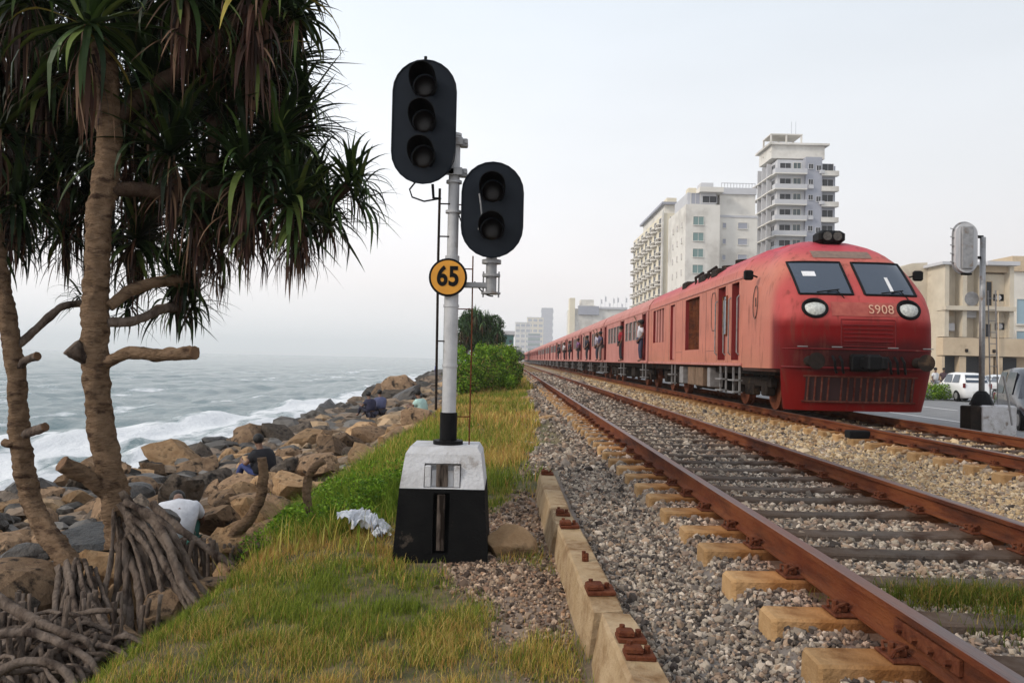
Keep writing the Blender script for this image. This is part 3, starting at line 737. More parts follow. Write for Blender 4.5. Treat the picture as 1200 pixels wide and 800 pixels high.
POSES = {
 'stand': dict(pelvis=(0, 0, .92), chest=(0, .0, 1.28), neck=(0, 0, 1.46), head=(0, .02, 1.60),
    lk=(-.10, .02, .50), la=(-.11, -.02, .09), rk=(.10, .03, .50), ra=(.12, 0, .09),
    le=(-.24, -.02, 1.14), lw=(-.25, .08, .90), re=(.24, -.02, 1.14), rw=(.25, .08, .90)),
 'hang': dict(pelvis=(0, .0, .92), chest=(-.10, .02, 1.26), neck=(-.16, .03, 1.43), head=(-.20, .05, 1.57),
    lk=(-.12, .04, .50), la=(-.02, .0, .09), rk=(.08, .05, .50), ra=(.12, 0, .09),
    le=(-.36, .0, 1.10), lw=(-.34, .14, .92), re=(.10, .12, 1.52), rw=(.20, .20, 1.72)),
 'sit': dict(pelvis=(0, 0, .12), chest=(0, .10, .46), neck=(0, .17, .63), head=(0, .22, .76),
    lk=(-.17, .42, .34), la=(-.14, .58, .04), rk=(.17, .42, .36), ra=(.14, .60, .04),
    le=(-.27, .22, .36), lw=(-.15, .44, .38), re=(.27, .22, .36), rw=(.15, .44, .40)),
 'crouch': dict(pelvis=(0, 0, .24), chest=(0, .12, .56), neck=(0, .27, .70), head=(0, .40, .68),
    lk=(-.19, .38, .44), la=(-.15, .20, .05), rk=(.19, .38, .44), ra=(.15, .20, .05),
    le=(-.27, .34, .42), lw=(-.14, .50, .22), re=(.27, .34, .42), rw=(.14, .50, .22)),
 'bend': dict(pelvis=(0, -.05, .34), chest=(0, .12, .66), neck=(0, .26, .76), head=(0, .38, .72),
    lk=(-.17, .30, .42), la=(-.15, .14, .05), rk=(.17, .30, .42), ra=(.15, .14, .05),
    le=(-.25, .36, .50), lw=(-.14, .50, .22), re=(.25, .36, .50), rw=(.14, .50, .22)),
}
def person(label, loc, rz, pose, shirt, pants, group=None, short=False, cap=None, fat=1.0, fingers=True):
    J = {k: Vector(v) for k, v in POSES[pose].items()}
    t = thing('person', label, 'person', loc, rz, group)
    pl, ch, nk, hd = J['pelvis'], J['chest'], J['neck'], J['head']
    up = (nk-pl).normalized(); side = Vector((1, 0, 0)); fwd = up.cross(side)*-1
    if fwd.y < 0: fwd = -fwd
    pts = []; rad = []; ed = []
    def add(p, r, par=None):
        pts.append(p); rad.append(r)
        if par is not None: ed.append((par, len(pts)-1))
        return len(pts)-1
    a = add(pl, (.15, .105)); b = add(pl.lerp(ch, .5), (.135, .095), a); c = add(ch, (.155, .11), b)
    n0 = add(ch.lerp(nk, .72), (.10, .075), c); n1 = add(nk, .055, n0); h0 = add(nk.lerp(hd, .55), (.062, .075), n1)
    h1 = add(hd, (.078, .095), h0); h2 = add(hd+(hd-nk).normalized()*.09, (.055, .065), h1)
    ns = add(hd+Vector((0, .105, -.01)), .014, h1)
    for s, e_, w_ in ((-1, 'le', 'lw'), (1, 're', 'rw')):
        sh = add(ch.lerp(nk, .45)+side*.175*s, .055, c); el = add(J[e_], .038, sh); wr = add(J[w_], .026, el)
        d = (J[w_]-J[e_]).normalized(); pm = add(J[w_]+d*.06, (.036, .018), wr)
        pv = d.orthogonal().normalized() if abs(d.x) > .9 else d.cross(Vector((1, 0, 0))).normalized()
        if fingers:
            for k in range(4):
                off = pv*(k-1.5)*.019; ln = (.065, .078, .072, .055)[k]
                f0 = add(J[w_]+d*.095+off, .009, pm); f1 = add(J[w_]+d*(.095+ln*.55)+off+fwd*.008, .008, f0); add(J[w_]+d*(.095+ln)+off+fwd*.025, .006, f1)
            t0 = add(J[w_]+d*.055-pv*.045, .010, pm); add(J[w_]+d*.095-pv*.065+fwd*.01, .008, t0)
    for s, k_, an in ((-1, 'lk', 'la'), (1, 'rk', 'ra')):
        hp = add(pl+side*.085*s-up*.03, .085, a); kn = add(J[k_], .055, hp); ak = add(J[an], .036, kn)
        add(J[an]+Vector((0, .13, -.045)), (.042, .028), ak)
    obj('body', skin(pts, ed, rad, SKIN, 'body'), t, local=True)
    k = 1.16*fat
    p2 = [pl+up*.02, pl.lerp(ch, .5), ch, ch.lerp(nk, .75)]; r2 = [(.175*k, .15*k), (.165*k, .15*k), (.19*k, .165*k), (.125*k, .115*k)]; e2 = [(0, 1), (1, 2), (2, 3)]
    for s, e_ in ((-1, 'le'), (1, 're')):
        p2.append(ch.lerp(nk, .45)+side*.175*s); r2.append(.082*k); e2.append((2, len(p2)-1))
        q = ch.lerp(nk, .45)+side*.175*s; p2.append(q.lerp(J[e_], .75)); r2.append(.056*k); e2.append((len(p2)-2, len(p2)-1))
    obj('shirt', skin(p2, e2, r2, cloth(shirt), 'shirt'), t, local=True)
    p3 = [pl+up*.03]; r3 = [(.175, .14)]; e3 = []
    for s, k_, an in ((-1, 'lk', 'la'), (1, 'rk', 'ra')):
        p3.append(pl+side*.088*s-up*.03); r3.append(.10); e3.append((0, len(p3)-1))
        p3.append(J[k_]); r3.append(.072); e3.append((len(p3)-2, len(p3)-1))
        if not short: p3.append(J[k_].lerp(J[an], .9)); r3.append(.058); e3.append((len(p3)-2, len(p3)-1))
    obj('trousers', skin(p3, e3, r3, cloth(pants), 'trousers'), t, local=True)
    hm = MB(); hm.sphere(hd+(hd-nk).normalized()*.045+Vector((0, -.022, 0)), .105, 14, 10, sx=.86, sy=1.0, sz=.95)
    hm.build('hair', cloth(cap) if cap else HAIR, None, smooth=True).parent = t
    return t

# ------------------------------------------------------------------ near signal
def stadium(w, h, n=12):
    r = w/2; p = []
    for k in range(n+1): a = PI*k/n; p.append((r*math.cos(a), h/2-r+r*math.sin(a)))
    for k in range(n+1): a = PI+PI*k/n; p.append((r*math.cos(a), -h/2+r+r*math.sin(a)))
    return p
def signal_head(root, c, w, h, lamps, hood_r, mb_mat, back=1):
    """stadium board facing -Y*back with deep hoods round the lamps"""
    s = stadium(w, h); mb = MB()
    mb.prism([(c[0]+x, c[2]+z) for x, z in s], 'y', c[1]-.006, c[1]+.006)
    rim = [(c[0]+x, c[1]-.008*back, c[2]+z) for x, z in s]
    b = mb.build('backboard', mb_mat, root)
    rm = MB(); rm.tube(rim+[rim[0]], .007, 6); rm.build('board_rim', mb_mat, root)
    bx = MB(); z0 = c[2]+min(lamps)-hood_r*1.2; z1 = c[2]+max(lamps)+hood_r*1.2
    bx.box(c[0]-hood_r*1.15, c[0]+hood_r*1.15, *sorted((c[1]+.007*back, c[1]+.15*back)), z0, z1, bev=.012)
    bx.build('lamp_housing', M['black'] if back > 0 else mb_mat, root)
    for lz in lamps:
        zc = c[2]+lz; v = []; f = []; n = 20; L_ = .26
        for ring, (yy, rr) in enumerate([(-.008, hood_r), (-L_, hood_r*1.03), (-L_, hood_r*.96), (-.008, hood_r*.93)]):
            for k in range(n+1):
                a = R(-55)+(PI+R(110))*k/n
                yl = yy*(1 if yy > -.1 else (.35+.65*max(0, min(1, (math.sin(a)+.75)/1.4))))
                v.append((c[0]+rr*math.cos(a), c[1]+yl*back-.008*back, zc+rr*math.sin(a)))
        for r_ in range(3):
            for k in range(n): f.append((r_*(n+1)+k, r_*(n+1)+k+1, (r_+1)*(n+1)+k+1, (r_+1)*(n+1)+k))
        hm = MB(); hm.add(v, f); hm.build('hood', M['black'], root, smooth=False)
        lm = MB(); lm.sphere((c[0], c[1]-.012*back, zc), hood_r*.86, 20, 8, sy=.22); lm.build('lens', M['lens'], root, smooth=True)
    return b
YS = 6.15; pc = P(525, 520, YS); sx0 = pc.x; ztop = pc.z
sig = thing('railway_signal', 'tall railway signal with two black light heads and a round orange 65 plate', 'railway signal', (sx0, YS, -.5))
bb = MB(); zb = -.52; zm = P(520, 572, YS-.28).z; zt = ztop; cx = P(521, 600, YS).x
def frus(mb, w0, w1, d0, d1, z0, z1, mi, niche=None):
    """frustum block with a shallow vertical niche in the face towards the camera"""
    def ring(w, d, z): return [(cx-w/2, YS-d/2, z), (cx+w/2, YS-d/2, z), (cx+w/2, YS+d/2, z), (cx-w/2, YS+d/2, z)]
    if not niche:
        a = ring(w0, d0, z0); b = ring(w1, d1, z1)
        mb.add(a+b, [(0, 3, 2, 1), (4, 5, 6, 7), (0, 1, 5, 4), (1, 2, 6, 5), (2, 3, 7, 6), (3, 0, 4, 7)], mi); return
    nw, nz0, nz1, nd = niche
    yf = lambda z: YS-(d0+(d1-d0)*(z-z0)/(z1-z0))/2
    a = ring(w0, d0, z0); b = ring(w1, d1, z1)
    mb.add(a+b, [(0, 3, 2, 1), (4, 5, 6, 7), (1, 2, 6, 5), (2, 3, 7, 6), (3, 0, 4, 7)], mi)
    V = [(cx-w0/2, yf(z0), z0), (cx+w0/2, yf(z0), z0), (cx+w1/2, yf(z1), z1), (cx-w1/2, yf(z1), z1)]
    N_ = [(cx-nw/2, yf(nz0), nz0), (cx+nw/2, yf(nz0), nz0), (cx+nw/2, yf(nz1), nz1), (cx-nw/2, yf(nz1), nz1)]
    D_ = [(p[0], p[1]+nd, p[2]) for p in N_]
    mb.add(V+N_+D_, [(0, 1, 5, 4), (1, 2, 6, 5), (2, 3, 7, 6), (3, 0, 4, 7), (4, 5, 9, 8), (5, 6, 10, 9), (6, 7, 11, 10), (7, 4, 8, 11), (8, 9, 10, 11)], mi)
wt = .56; wm = .625; wbm = .70
frus(bb, wbm, wm, .72, .62, zb, zm, 1, (.12, zb+.12, zm-.03, .05))
frus(bb, wm-.004, wt, .62-.004, .50, zm, zt-.05, 0, (.27, zm+.008, zt-.115, .06))
frus(bb, wt, wt-.06, .50, .44, zt-.05, zt, 0)
bm_ = bb.build('base_block', [M['whitebase'], M['blackbase']], sig)
pn = MB(); yfn = YS-.30
for (a, b_) in ((-.128, -.085), (.085, .128)): pn.box(cx+a, cx+b_, yfn-.002, yfn+.06, zm+.012, zt-.13, bev=.004)
pn.box(cx-.08, cx+.08, yfn+.03, yfn+.048, zm+.012, zt-.165)
pn.build('niche_panel', M['whitebase'], sig)
st = MB(); st.box(cx-.045, cx+.04, yfn+.006, yfn+.03, zm+.012, zt-.12, bev=.004); st.box(cx-.03, cx+.025, YS-.335, YS-.30, zb+.14, zm-.04, bev=.004)
st.build('rust_streaked_bar', mat('rusty bar', (.014, .010, .008), (.12, .095, .08), 16, .9, .3, stretch=(1.6, 1, .22), spec=.1, thr=(.42, .6)), sig)
z1 = P(527, 483, YS).z; zp = P(533, 160, YS).z
q = MB(); q.cyl((sx0, YS, zt-.01), (sx0, YS, z1), .066, 24); q.cyl((sx0, YS, zt-.002), (sx0, YS, zt+.03), .115, 24)
q.build('pole_foot', M['black'], sig, smooth=False)
q = MB(); q.cyl((sx0, YS, z1), (sx0, YS, P(532, 300, YS).z), .055, 24); q.cyl((sx0, YS, P(532, 300, YS).z), (sx0, YS, zp), .043, 24); q.cyl((sx0, YS, zp), (sx0, YS, zp+.02), .052, 24)
for yy in (215, 250, 360, 430): z_ = P(530, yy, YS).z; q.cyl((sx0, YS, z_), (sx0, YS, z_+.02), .061, 24)
q.build('pole', M['polewhite'], sig, smooth=False)
c1 = P(497, 143, YS-.14); signal_head(sig, c1, .488*.98, .94, [.27, 0, -.27], .098, M['board'])
c2_ = P(577, 246, YS-.10); signal_head(sig, c2_, .475*.98, .725, [.14, -.15], .096, M['board'])
hh = MB(); hh.cyl((c1.x, c1.y, c1.z+.47), (c1.x, c1.y, c1.z+.50), .012, 8); hh.build('finial', M['black'], sig)
# worn edge of the lower hood shows bare metal
we = MB(); we.tube([(c2_.x-.098, c2_.y-.10, c2_.z+.10), (c2_.x-.085, c2_.y-.16, c2_.z+.02), (c2_.x-.075, c2_.y-.14, c2_.z-.06), (c2_.x-.10, c2_.y-.05, c2_.z-.16)], .006, 6); we.build('bare_metal_strip', M['galv'], sig)
# brackets
q = MB()
for yy in (168, 203):
    z_ = P(536, yy, YS).z
    q.box(sx0-.065, sx0+.065, YS-.075, YS-.055, z_-.03, z_+.03, bev=.004); q.box(sx0+.04, sx0+.10, YS-.03, YS+.03, z_-.032, z_+.032, bev=.006)
    q.box(c1.x-.02, sx0, YS-.075, YS-.055, z_-.02, z_+.02); q.cyl((sx0+.09, YS-.05, z_), (sx0+.09, YS+.06, z_), .011, 8)
q.build('clamp', M['galv'], sig)
q = MB(); zr = P(560, 333, YS).z; xr = c2_.x
q.box(sx0, xr, YS-.03, YS+.03, zr-.028, zr+.012, bev=.004)
q.cyl((xr, YS, zr-.06), (xr, YS, c2_.z-.33), .042, 16); q.cyl((xr, YS, c2_.z-.40), (xr, YS, c2_.z-.37), .075, 16); q.cyl((xr, YS, zr+.06), (xr, YS, zr+.08), .07, 16); q.cyl((xr, YS, zr-.075), (xr, YS, zr-.06), .075, 16)
for s in (-1, 1): q.cyl((xr+s*.06, YS, zr-.10), (xr+s*.06, YS, zr+.10), .007, 6)
q.build('bracket_arm', M['galv'], sig)
q = MB(); xl = P(514, 300, YS).x
q.tube([(xl, YS-.03, P(512, 222, YS).z), (xl, YS-.03, P(514, 300, YS).z), (xl+.01, YS-.03, P(518, 480, YS).z)], .011, 6)
for yy in (240, 278, 330, 400): z_ = P(530, yy, YS).z; q.cyl((xl, YS-.03, z_), (sx0, YS-.03, z_), .006, 6)
xq = P(552, 400, YS).x
q.build('conduit', M['chassis'], sig)
q = MB(); q.tube([(xq, YS, P(551, 300, YS).z), (xq+.005, YS, P(553, 420, YS).z), (xq, YS, -.48)], .006, 6)
for yy in (240, 315, 362, 488): z_ = P(540, yy, YS).z; q.cyl((sx0, YS, z_), (xq, YS, z_), .005, 6)
q.build('rusty_rod', M['rustdark'], sig)
def arc(a, b, sag, n=10, yoff=0):
    a = Vector(a); b = Vector(b); return [a.lerp(b, i/n)+Vector((0, yoff, -sag*4*(i/n)*(1-i/n))) for i in range(n+1)]
q = MB(); q.tube([P(488, 212, YS-.05), P(480, 222, YS-.05), P(483, 231, YS-.05), P(497, 236, YS-.05), P(514, 233, YS-.04)], .007, 6)
q.tube(arc(P(556, 330, YS), P(578, 347, YS), .03), .006, 6); q.tube(arc(P(530, 218, YS), P(545, 268, YS), .05), .006, 6)
q.tube([P(507, 216, YS-.05), P(508, 232, YS-.05), P(516, 233, YS)], .012, 6)
q.build('cable', M['black'], sig)
ps = P(525, 325, YS-.075); q = MB(); q.cyl((ps.x, ps.y, ps.z), (ps.x, ps.y+.008, ps.z), .147, 40); q.build('sign_edge', M['black'], sig)
q = MB(); q.cyl((ps.x, ps.y-.006, ps.z), (ps.x, ps.y-.001, ps.z), .130, 40); q.build('speed_plate', M['yellow'], sig)
def text_mesh(s, size, mt, ext=.002, sxs=1.0, bold=.0):
    cu = bpy.data.curves.new('t', 'FONT'); cu.body = s; cu.size = size; cu.extrude = ext; cu.align_x = 'CENTER'; cu.align_y = 'CENTER'; cu.offset = bold; cu.space_character = 1.05
    o = bpy.data.objects.new('t', cu); COL.objects.link(o); dg = DG(); dg.update(); me = bpy.data.meshes.new_from_object(o.evaluated_get(dg))
    bpy.data.objects.remove(o); me.materials.clear(); me.materials.append(mt)
    me.transform(Matrix.Rotation(R(90), 4, 'X') @ Matrix.Diagonal((sxs, 1, 1, 1))); return me
tm = text_mesh('65', .205, M['black'], .0015, .82, .0065); o = obj('number', tm, sig, local=True); o.location = Vector((ps.x, ps.y-.0085, ps.z+.002))-sig.location

# triangular stone and litter near the signal
st_ = npmesh('stone_slab', facet(I3, np.random.default_rng(5), 7, 0)*np.array([.21, .15, .15]), IF3, M['rock_tan']); ps2 = P(594, 628, 6.05)
o = link(bpy.data.objects.new('stone_slab', st_)); o.location = (ps2.x, 6.05, -.40); o.rotation_euler = (.2, .3, .5); tag(o, 'angular brown stone lying right of the signal base', 'stone')
def crumple(name, px, py, Y, sx_, sy_, h, label, seed, cat='litter'):
    p = P(px, py, Y); n = 26; V, Fc = grid(np.linspace(-1, 1, n), np.linspace(-1, 1, n), lambda x, y: x*0)
    nz = np.array([mnoise.fractal(Vector((a*2.1+seed, b*2.1, 0)), .8, 2.1, 5) for a, b, _ in V]); rg = np.abs(nz)*1.6
    e_ = np.array([mnoise.noise(Vector((a*1.4, b*1.4, seed))) for a, b, _ in V])
    V[:, 0] = V[:, 0]*sx_*(1+.5*e_); V[:, 1] = V[:, 1]*sy_*(1+.45*np.roll(e_, 7)); V[:, 2] = .05+h*(1.0-rg)*np.clip(1.25-np.hypot(V[:, 0]/sx_, V[:, 1]/sy_)*.7, .12, 1)
    o = link(bpy.data.objects.new(name, npmesh(name, V, Fc, M['bag'], smooth=False))); o.location = (p.x, Y, gzf(p.x, Y)+.01); o.rotation_euler = (R(18), 0, seed)
    return tag(o, label, cat)
M['bag'] = mat('crumpled plastic', (.74, .75, .78), (.60, .62, .66), 9, .4, .4, 30)
crumple('plastic_bag', 424, 622, 6.8, .20, .20, .15, 'crumpled white plastic bag lying in the grass left of the signal base', 2, 'plastic bag')
crumple('paper_scrap', 447, 640, 6.5, .055, .05, .07, 'small white paper scrap just right of the plastic bag', 5)
crumple('paper_scrap', 335, 615, 7.3, .05, .05, .09, 'small white scrap in the green grass near the curved branch', 7)

# ------------------------------------------------------------------ the train
TX = XT2; TY = 15.62; YB = 2.9
wz_ = ([.14, .5, .95, 2.1, 2.5, 2.8, 3.0, 3.2, 3.5, 3.7, 3.8, 3.86], [1.44, 1.50, 1.55, 1.55, 1.52, 1.46, 1.40, 1.31, 1.05, .74, .50, .22])
yz_ = ([.14, .5, .95, 1.5, 1.9, 2.2, 2.42, 2.6, 3.21, 3.4, 3.6, 3.75, 3.82, 3.86], [.16, .10, .03, .0, .02, .10, .22, .38, .98, 1.18, 1.5, 1.9, 2.25, 2.6])
wbz = ([.14, 3.0, 3.25, 3.45, 3.68, 3.83, 3.87], [1.55, 1.55, 1.50, 1.35, 1.0, .5, .25])
W_ = lambda z: float(np.interp(z, *wz_)); Y0_ = lambda z: float(np.interp(z, *yz_)); WB = lambda z: float(np.interp(z, *wbz))
NEXP = 4.5
def fy(x, z, dep=.95):
    s = min(abs(x)/W_(z), .9995); return Y0_(z)+dep*(1-(1-s**NEXP)**(1/NEXP))
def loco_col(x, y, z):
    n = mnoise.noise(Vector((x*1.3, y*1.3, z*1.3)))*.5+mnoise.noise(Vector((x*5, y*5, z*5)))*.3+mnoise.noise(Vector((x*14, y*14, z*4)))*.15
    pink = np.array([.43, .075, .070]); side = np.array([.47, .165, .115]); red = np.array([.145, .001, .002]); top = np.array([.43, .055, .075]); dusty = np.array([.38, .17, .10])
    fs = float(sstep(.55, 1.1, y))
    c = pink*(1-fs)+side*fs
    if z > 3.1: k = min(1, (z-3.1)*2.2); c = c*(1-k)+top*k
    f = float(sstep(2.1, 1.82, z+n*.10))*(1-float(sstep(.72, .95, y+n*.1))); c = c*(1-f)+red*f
    f = float(sstep(1.68, 1.34, z+n*.22))*.96*(1-fs)*(1-min(1, (abs(x+.05)/1.7)**3)); c = c*(1-f)+np.array([.030, .010, .010])*f  # grime round the coupler, with the shade of its recess put into the colour
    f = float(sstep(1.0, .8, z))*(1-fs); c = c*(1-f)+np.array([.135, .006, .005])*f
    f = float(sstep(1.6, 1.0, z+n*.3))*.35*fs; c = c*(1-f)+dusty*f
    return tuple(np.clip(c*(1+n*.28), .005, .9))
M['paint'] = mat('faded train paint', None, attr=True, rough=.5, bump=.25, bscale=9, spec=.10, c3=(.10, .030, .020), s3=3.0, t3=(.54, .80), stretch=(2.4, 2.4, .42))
M['paint2'] = mat('faded pink coach paint', (.50, .215, .18), (.41, .15, .125), 1.3, .6, .1, 10, c3=(.19, .085, .06), s3=2.2, t3=(.56, .78), stretch=(1, 1.6, .4), spec=.2)
def shell_front():
    zs = [.14, .3, .5, .7, .9, .95, 1.0, 1.1, 1.2, 1.3, 1.4, 1.5, 1.65, 1.8, 1.9, 2.0, 2.1, 2.2, 2.3, 2.42, 2.5, 2.6, 2.75, 2.9, 3.05, 3.2, 3.3, 3.4, 3.5, 3.6, 3.68, 3.75, 3.8, 3.83, 3.86]
    ph = np.linspace(0, PI, 57); V = []; Fs = []; nc = len(ph)+4
    for z in zs:
        w = W_(z); y0 = Y0_(z); row = []
        dep = min(.95, YB-y0-.05)
        for a in ph:
            c_ = -math.cos(a); s_ = math.sin(a); x = w*math.copysign(abs(c_)**(2/NEXP), c_); y = y0+dep*(1-abs(s_)**(2/NEXP)); row.append((x, y, z))
        wb = WB(z); wm_ = (w*.35+wb*.65)
        row = [(-wb, YB, z), (-wm_, (YB+y0+dep)/2, z)]+row+[(wm_, (YB+y0+dep)/2, z), (wb, YB, z)]
        V += row
    for i in range(len(zs)-1):
        for k in range(nc-1):
            if zs[i+1] <= .96 and (k < 8 or k > nc-10): continue
            Fs.append((i*nc+k, i*nc+k+1, (i+1)*nc+k+1, (i+1)*nc+k))
    k0 = (len(zs)-1)*nc; Fs.append(tuple(k0+k for k in range(nc)))
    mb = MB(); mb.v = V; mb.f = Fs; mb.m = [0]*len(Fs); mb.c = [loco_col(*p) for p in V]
    mb.box(-1.50, 1.50, .75, YB+.1, .88, .97, col=(.10, .05, .04)); return mb
PROF = [(1.50, .98), (1.55, 1.04), (1.55, 3.0), (1.50, 3.25), (1.35, 3.45), (1.0, 3.68), (.5, 3.83), (0, 3.87)]
def side_shell(y0, y1, openings, colf, rec=.22):
    """extruded car body; rectangular openings (ya, yb, za, zb) are really cut in the seaward side and have reveals"""
    mb = MB(); ys = sorted(set([y0, y1]+[a for o in openings for a in o[:2]]+list(np.arange(y0+1, y1, 1.0))))
    zs = sorted(set([1.04, 3.0, 1.3, 1.6, 2.0, 2.4, 2.7]+[a for o in openings for a in o[2:4]]))
    for s in (-1, 1):
        for i in range(len(ys)-1):
            for j in range(len(zs)-1):
                ym = (ys[i]+ys[i+1])/2; zm_ = (zs[j]+zs[j+1])/2
                if s < 0 and any(o[0] < ym < o[1] and o[2] < zm_ < o[3] for o in openings): continue
                q = [(s*1.55, ys[i], zs[j]), (s*1.55, ys[i+1], zs[j]), (s*1.55, ys[i+1], zs[j+1]), (s*1.55, ys[i], zs[j+1])]
                b = len(mb.v); mb.v += q; mb.f.append((b, b+1, b+2, b+3)); mb.m.append(0); mb.c += [colf(*p) for p in q]
    for (ya, yb, za, zb) in openings:
        x0, x1 = -1.55, -1.55+rec
        q = [(x0, ya, za), (x0, yb, za), (x0, yb, zb), (x0, ya, zb), (x1, ya, za), (x1, yb, za), (x1, yb, zb), (x1, ya, zb)]
        mb.add(q, [(0, 1, 5, 4), (1, 2, 6, 5), (2, 3, 7, 6), (3, 0, 4, 7)], 1, col=(.22, .03, .03)); mb.add(q[4:], [(0, 1, 2, 3)], 2, col=(.03, .01, .01))
    pr = [(1.30, .96), (1.55, 1.04)]; full = [(-1.55, 1.04), (-1.50, .97), (1.50, .97), (1.55, 1.04)]
    top = [(-a, z) for a, z in PROF[2:]]+[(a, z) for a, z in PROF[2:][::-1]][1:]
    for path in (full, top):
        yl = [y for y in ys]
        for k in range(len(path)-1):
            for i in range(len(yl)-1):
                q = [(path[k][0], yl[i], path[k][1]), (path[k+1][0], yl[i], path[k+1][1]), (path[k+1][0], yl[i+1], path[k+1][1]), (path[k][0], yl[i+1], path[k][1])]
                b = len(mb.v); mb.v += q; mb.f.append((b, b+1, b+2, b+3)); mb.m.append(0); mb.c += [colf(*p) for p in q]
    for y in (y0, y1):
        sec = full[:2]+full[2:]+[(a, z) for a, z in PROF[2:]]+[(-a, z) for a, z in PROF[2:-1][::-1]]
        mb.add([(a, y, z) for a, z in sec], [tuple(range(len(sec)))], 0, col=tuple(colf(-1.4, y, 2)))
    return mb
def bogie(par, yc, name='bogie'):
    mb = MB()
    for s in (-1, 1):
        x = s*1.08
        mb.box(x-.07, x+.07, yc-1.55, yc+1.55, .52, .74, bev=.02); mb.box(x-.09, x+.09, yc-.35, yc+.35, .30, .60, bev=.03)
        for d in (-1.15, 1.15):
            mb.box(x-.1, x+.1, yc+d-.2, yc+d+.2, .32, .66, bev=.03)
            mb.cyl((x+s*.02, yc+d-.28, .70), (x+s*.02, yc+d-.28, .92), .075, 10); mb.cyl((x+s*.02, yc+d+.28, .70), (x+s*.02, yc+d+.28, .92), .075, 10)
    mb.box(-1.0, 1.0, yc-.2, yc+.2, .5, .9)
    b = mb.build(name, M['chassis'], par)
    for d in (-1.15, 1.15):
        wm2 = MB()
        for s in (-1, 1): wm2.cyl((s*.80, yc+d, .44), (s*.92, yc+d, .44), .43, 24); wm2.cyl((s*.76, yc+d, .44), (s*.80, yc+d, .44), .455, 24)
        wm2.cyl((-.8, yc+d, .44), (.8, yc+d, .44), .08, 10); wm2.build('wheelset', M['rustdark'], b)
    return b
def ladder(par, y0, y1, x=-1.50):
    mb = MB()
    for y in (y0, y1): mb.box(x-.02, x+.02, y-.02, y+.02, .30, .98)
    for z in (.36, .64): mb.box(x-.14, x+.06, y0-.02, y1+.02, z-.015, z+.015)
    return mb.build('step_ladder', M['steel_grey'], par)
loco = thing('power_car', 'big red and faded pink diesel power car with two headlights leading the train', 'train power car', (TX, TY, 0))
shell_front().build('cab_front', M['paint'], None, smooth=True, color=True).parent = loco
LEN = 15.3
gy = lambda Y: Y-TY
op = [(gy(16.95+1.6-1.25), gy(17.75), 1.12, 2.98), (gy(19.45), gy(20.15), 1.12, 2.98), (gy(22.2), gy(24.0), 1.42, 2.95), (gy(25.6), gy(26.3), 1.12, 2.95), (gy(27.4), gy(29.5), 1.75, 2.95)]
op[0] = (YB+.02-.9+.9, YB+.02, 1, 2)
YD = YB+.30
op = [(YD, YD+.62, 1.12, 2.98)]+[(a+.55, b+.55, c, d) for (a, b, c, d) in op[1:]]
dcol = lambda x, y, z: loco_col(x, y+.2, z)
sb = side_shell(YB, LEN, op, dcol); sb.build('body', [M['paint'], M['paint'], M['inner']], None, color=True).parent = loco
def lp(mb, name, mt, smooth=False, color=False, par=None):
    o = mb.build(name, mt, None, smooth, color=color); o.parent = par or loco; KIDS.setdefault((par or loco).name, []).append(o); return o
def drape(x0, x1, z0, z1, off, nx=10, nz=8, skew=0):
    V = []; Fs = []
    for j in range(nz+1):
        for i in range(nx+1):
            z = z0+(z1-z0)*j/nz; x = x0+(x1-x0)*i/nx+skew*(j/nz)*math.copysign(1, x0+x1)
            V.append((x, fy(x, z)-off, z))
    for j in range(nz):
        for i in range(nx): a = j*(nx+1)+i; Fs.append((a, a+1, a+nx+2, a+nx+1))
    return V, Fs
def loop_on(pts, off): return [(x, fy(x, z)-off, z) for x, z in pts]
def rect_loop(x0, x1, z0, z1, n=10, r=.04):
    p = []
    for i in range(n): p.append((x0+(x1-x0)*i/n, z0))
    for i in range(n): p.append((x1, z0+(z1-z0)*i/n))
    for i in range(n): p.append((x1-(x1-x0)*i/n, z1))
    for i in range(n): p.append((x0, z1-(z1-z0)*i/n))
    return p+[p[0]]
for (x0, x1) in ((-1.17, -.12), (.12, 1.17)):
    mb = MB(); mb.add(*drape(x0, x1, 2.46, 3.19, .012)); ws = lp(mb, 'windscreen', M['glass'], True)
    mb = MB(); mb.tube(loop_on(rect_loop(x0, x1, 2.46, 3.19), .012), .026, 6, cap=False); o = mb.build('window_seal', M['black']); o.parent = ws
    mb = MB(); s = 1; xa = x0+.85; mb.tube([(xa, fy(xa, 2.40)-.02, 2.38), (xa-.12, fy(xa-.12, 2.56)-.05, 2.56), (xa-.30, fy(xa-.30, 2.52)-.035, 2.52)], .012, 5); mb.tube([(xa-.52, fy(xa-.52, 2.49)-.03, 2.50), (xa-.08, fy(xa-.08, 2.49)-.03, 2.56)], .013, 5)
    o = mb.build('wiper', M['black']); o.parent = ws
mb = MB(); mb.add(*drape(-.98, -.72, 2.86, 2.97, .018, 3, 2)); lp(mb, 'windscreen_patch', M['white'])  # small white patch on the left windscreen
mb = MB(); mb.add(*drape(.66, .73, 2.52, 2.86, .018, 2, 4)); lp(mb, 'white_strip', M['white'])
mb = MB(); mb.add(*drape(-.62, .62, 3.30, 3.47, .014, 12, 4)); lp(mb, 'destination_panel', mat('faded panel', (.24, .16, .125), (.17, .12, .10), 9, .8, .2), True)
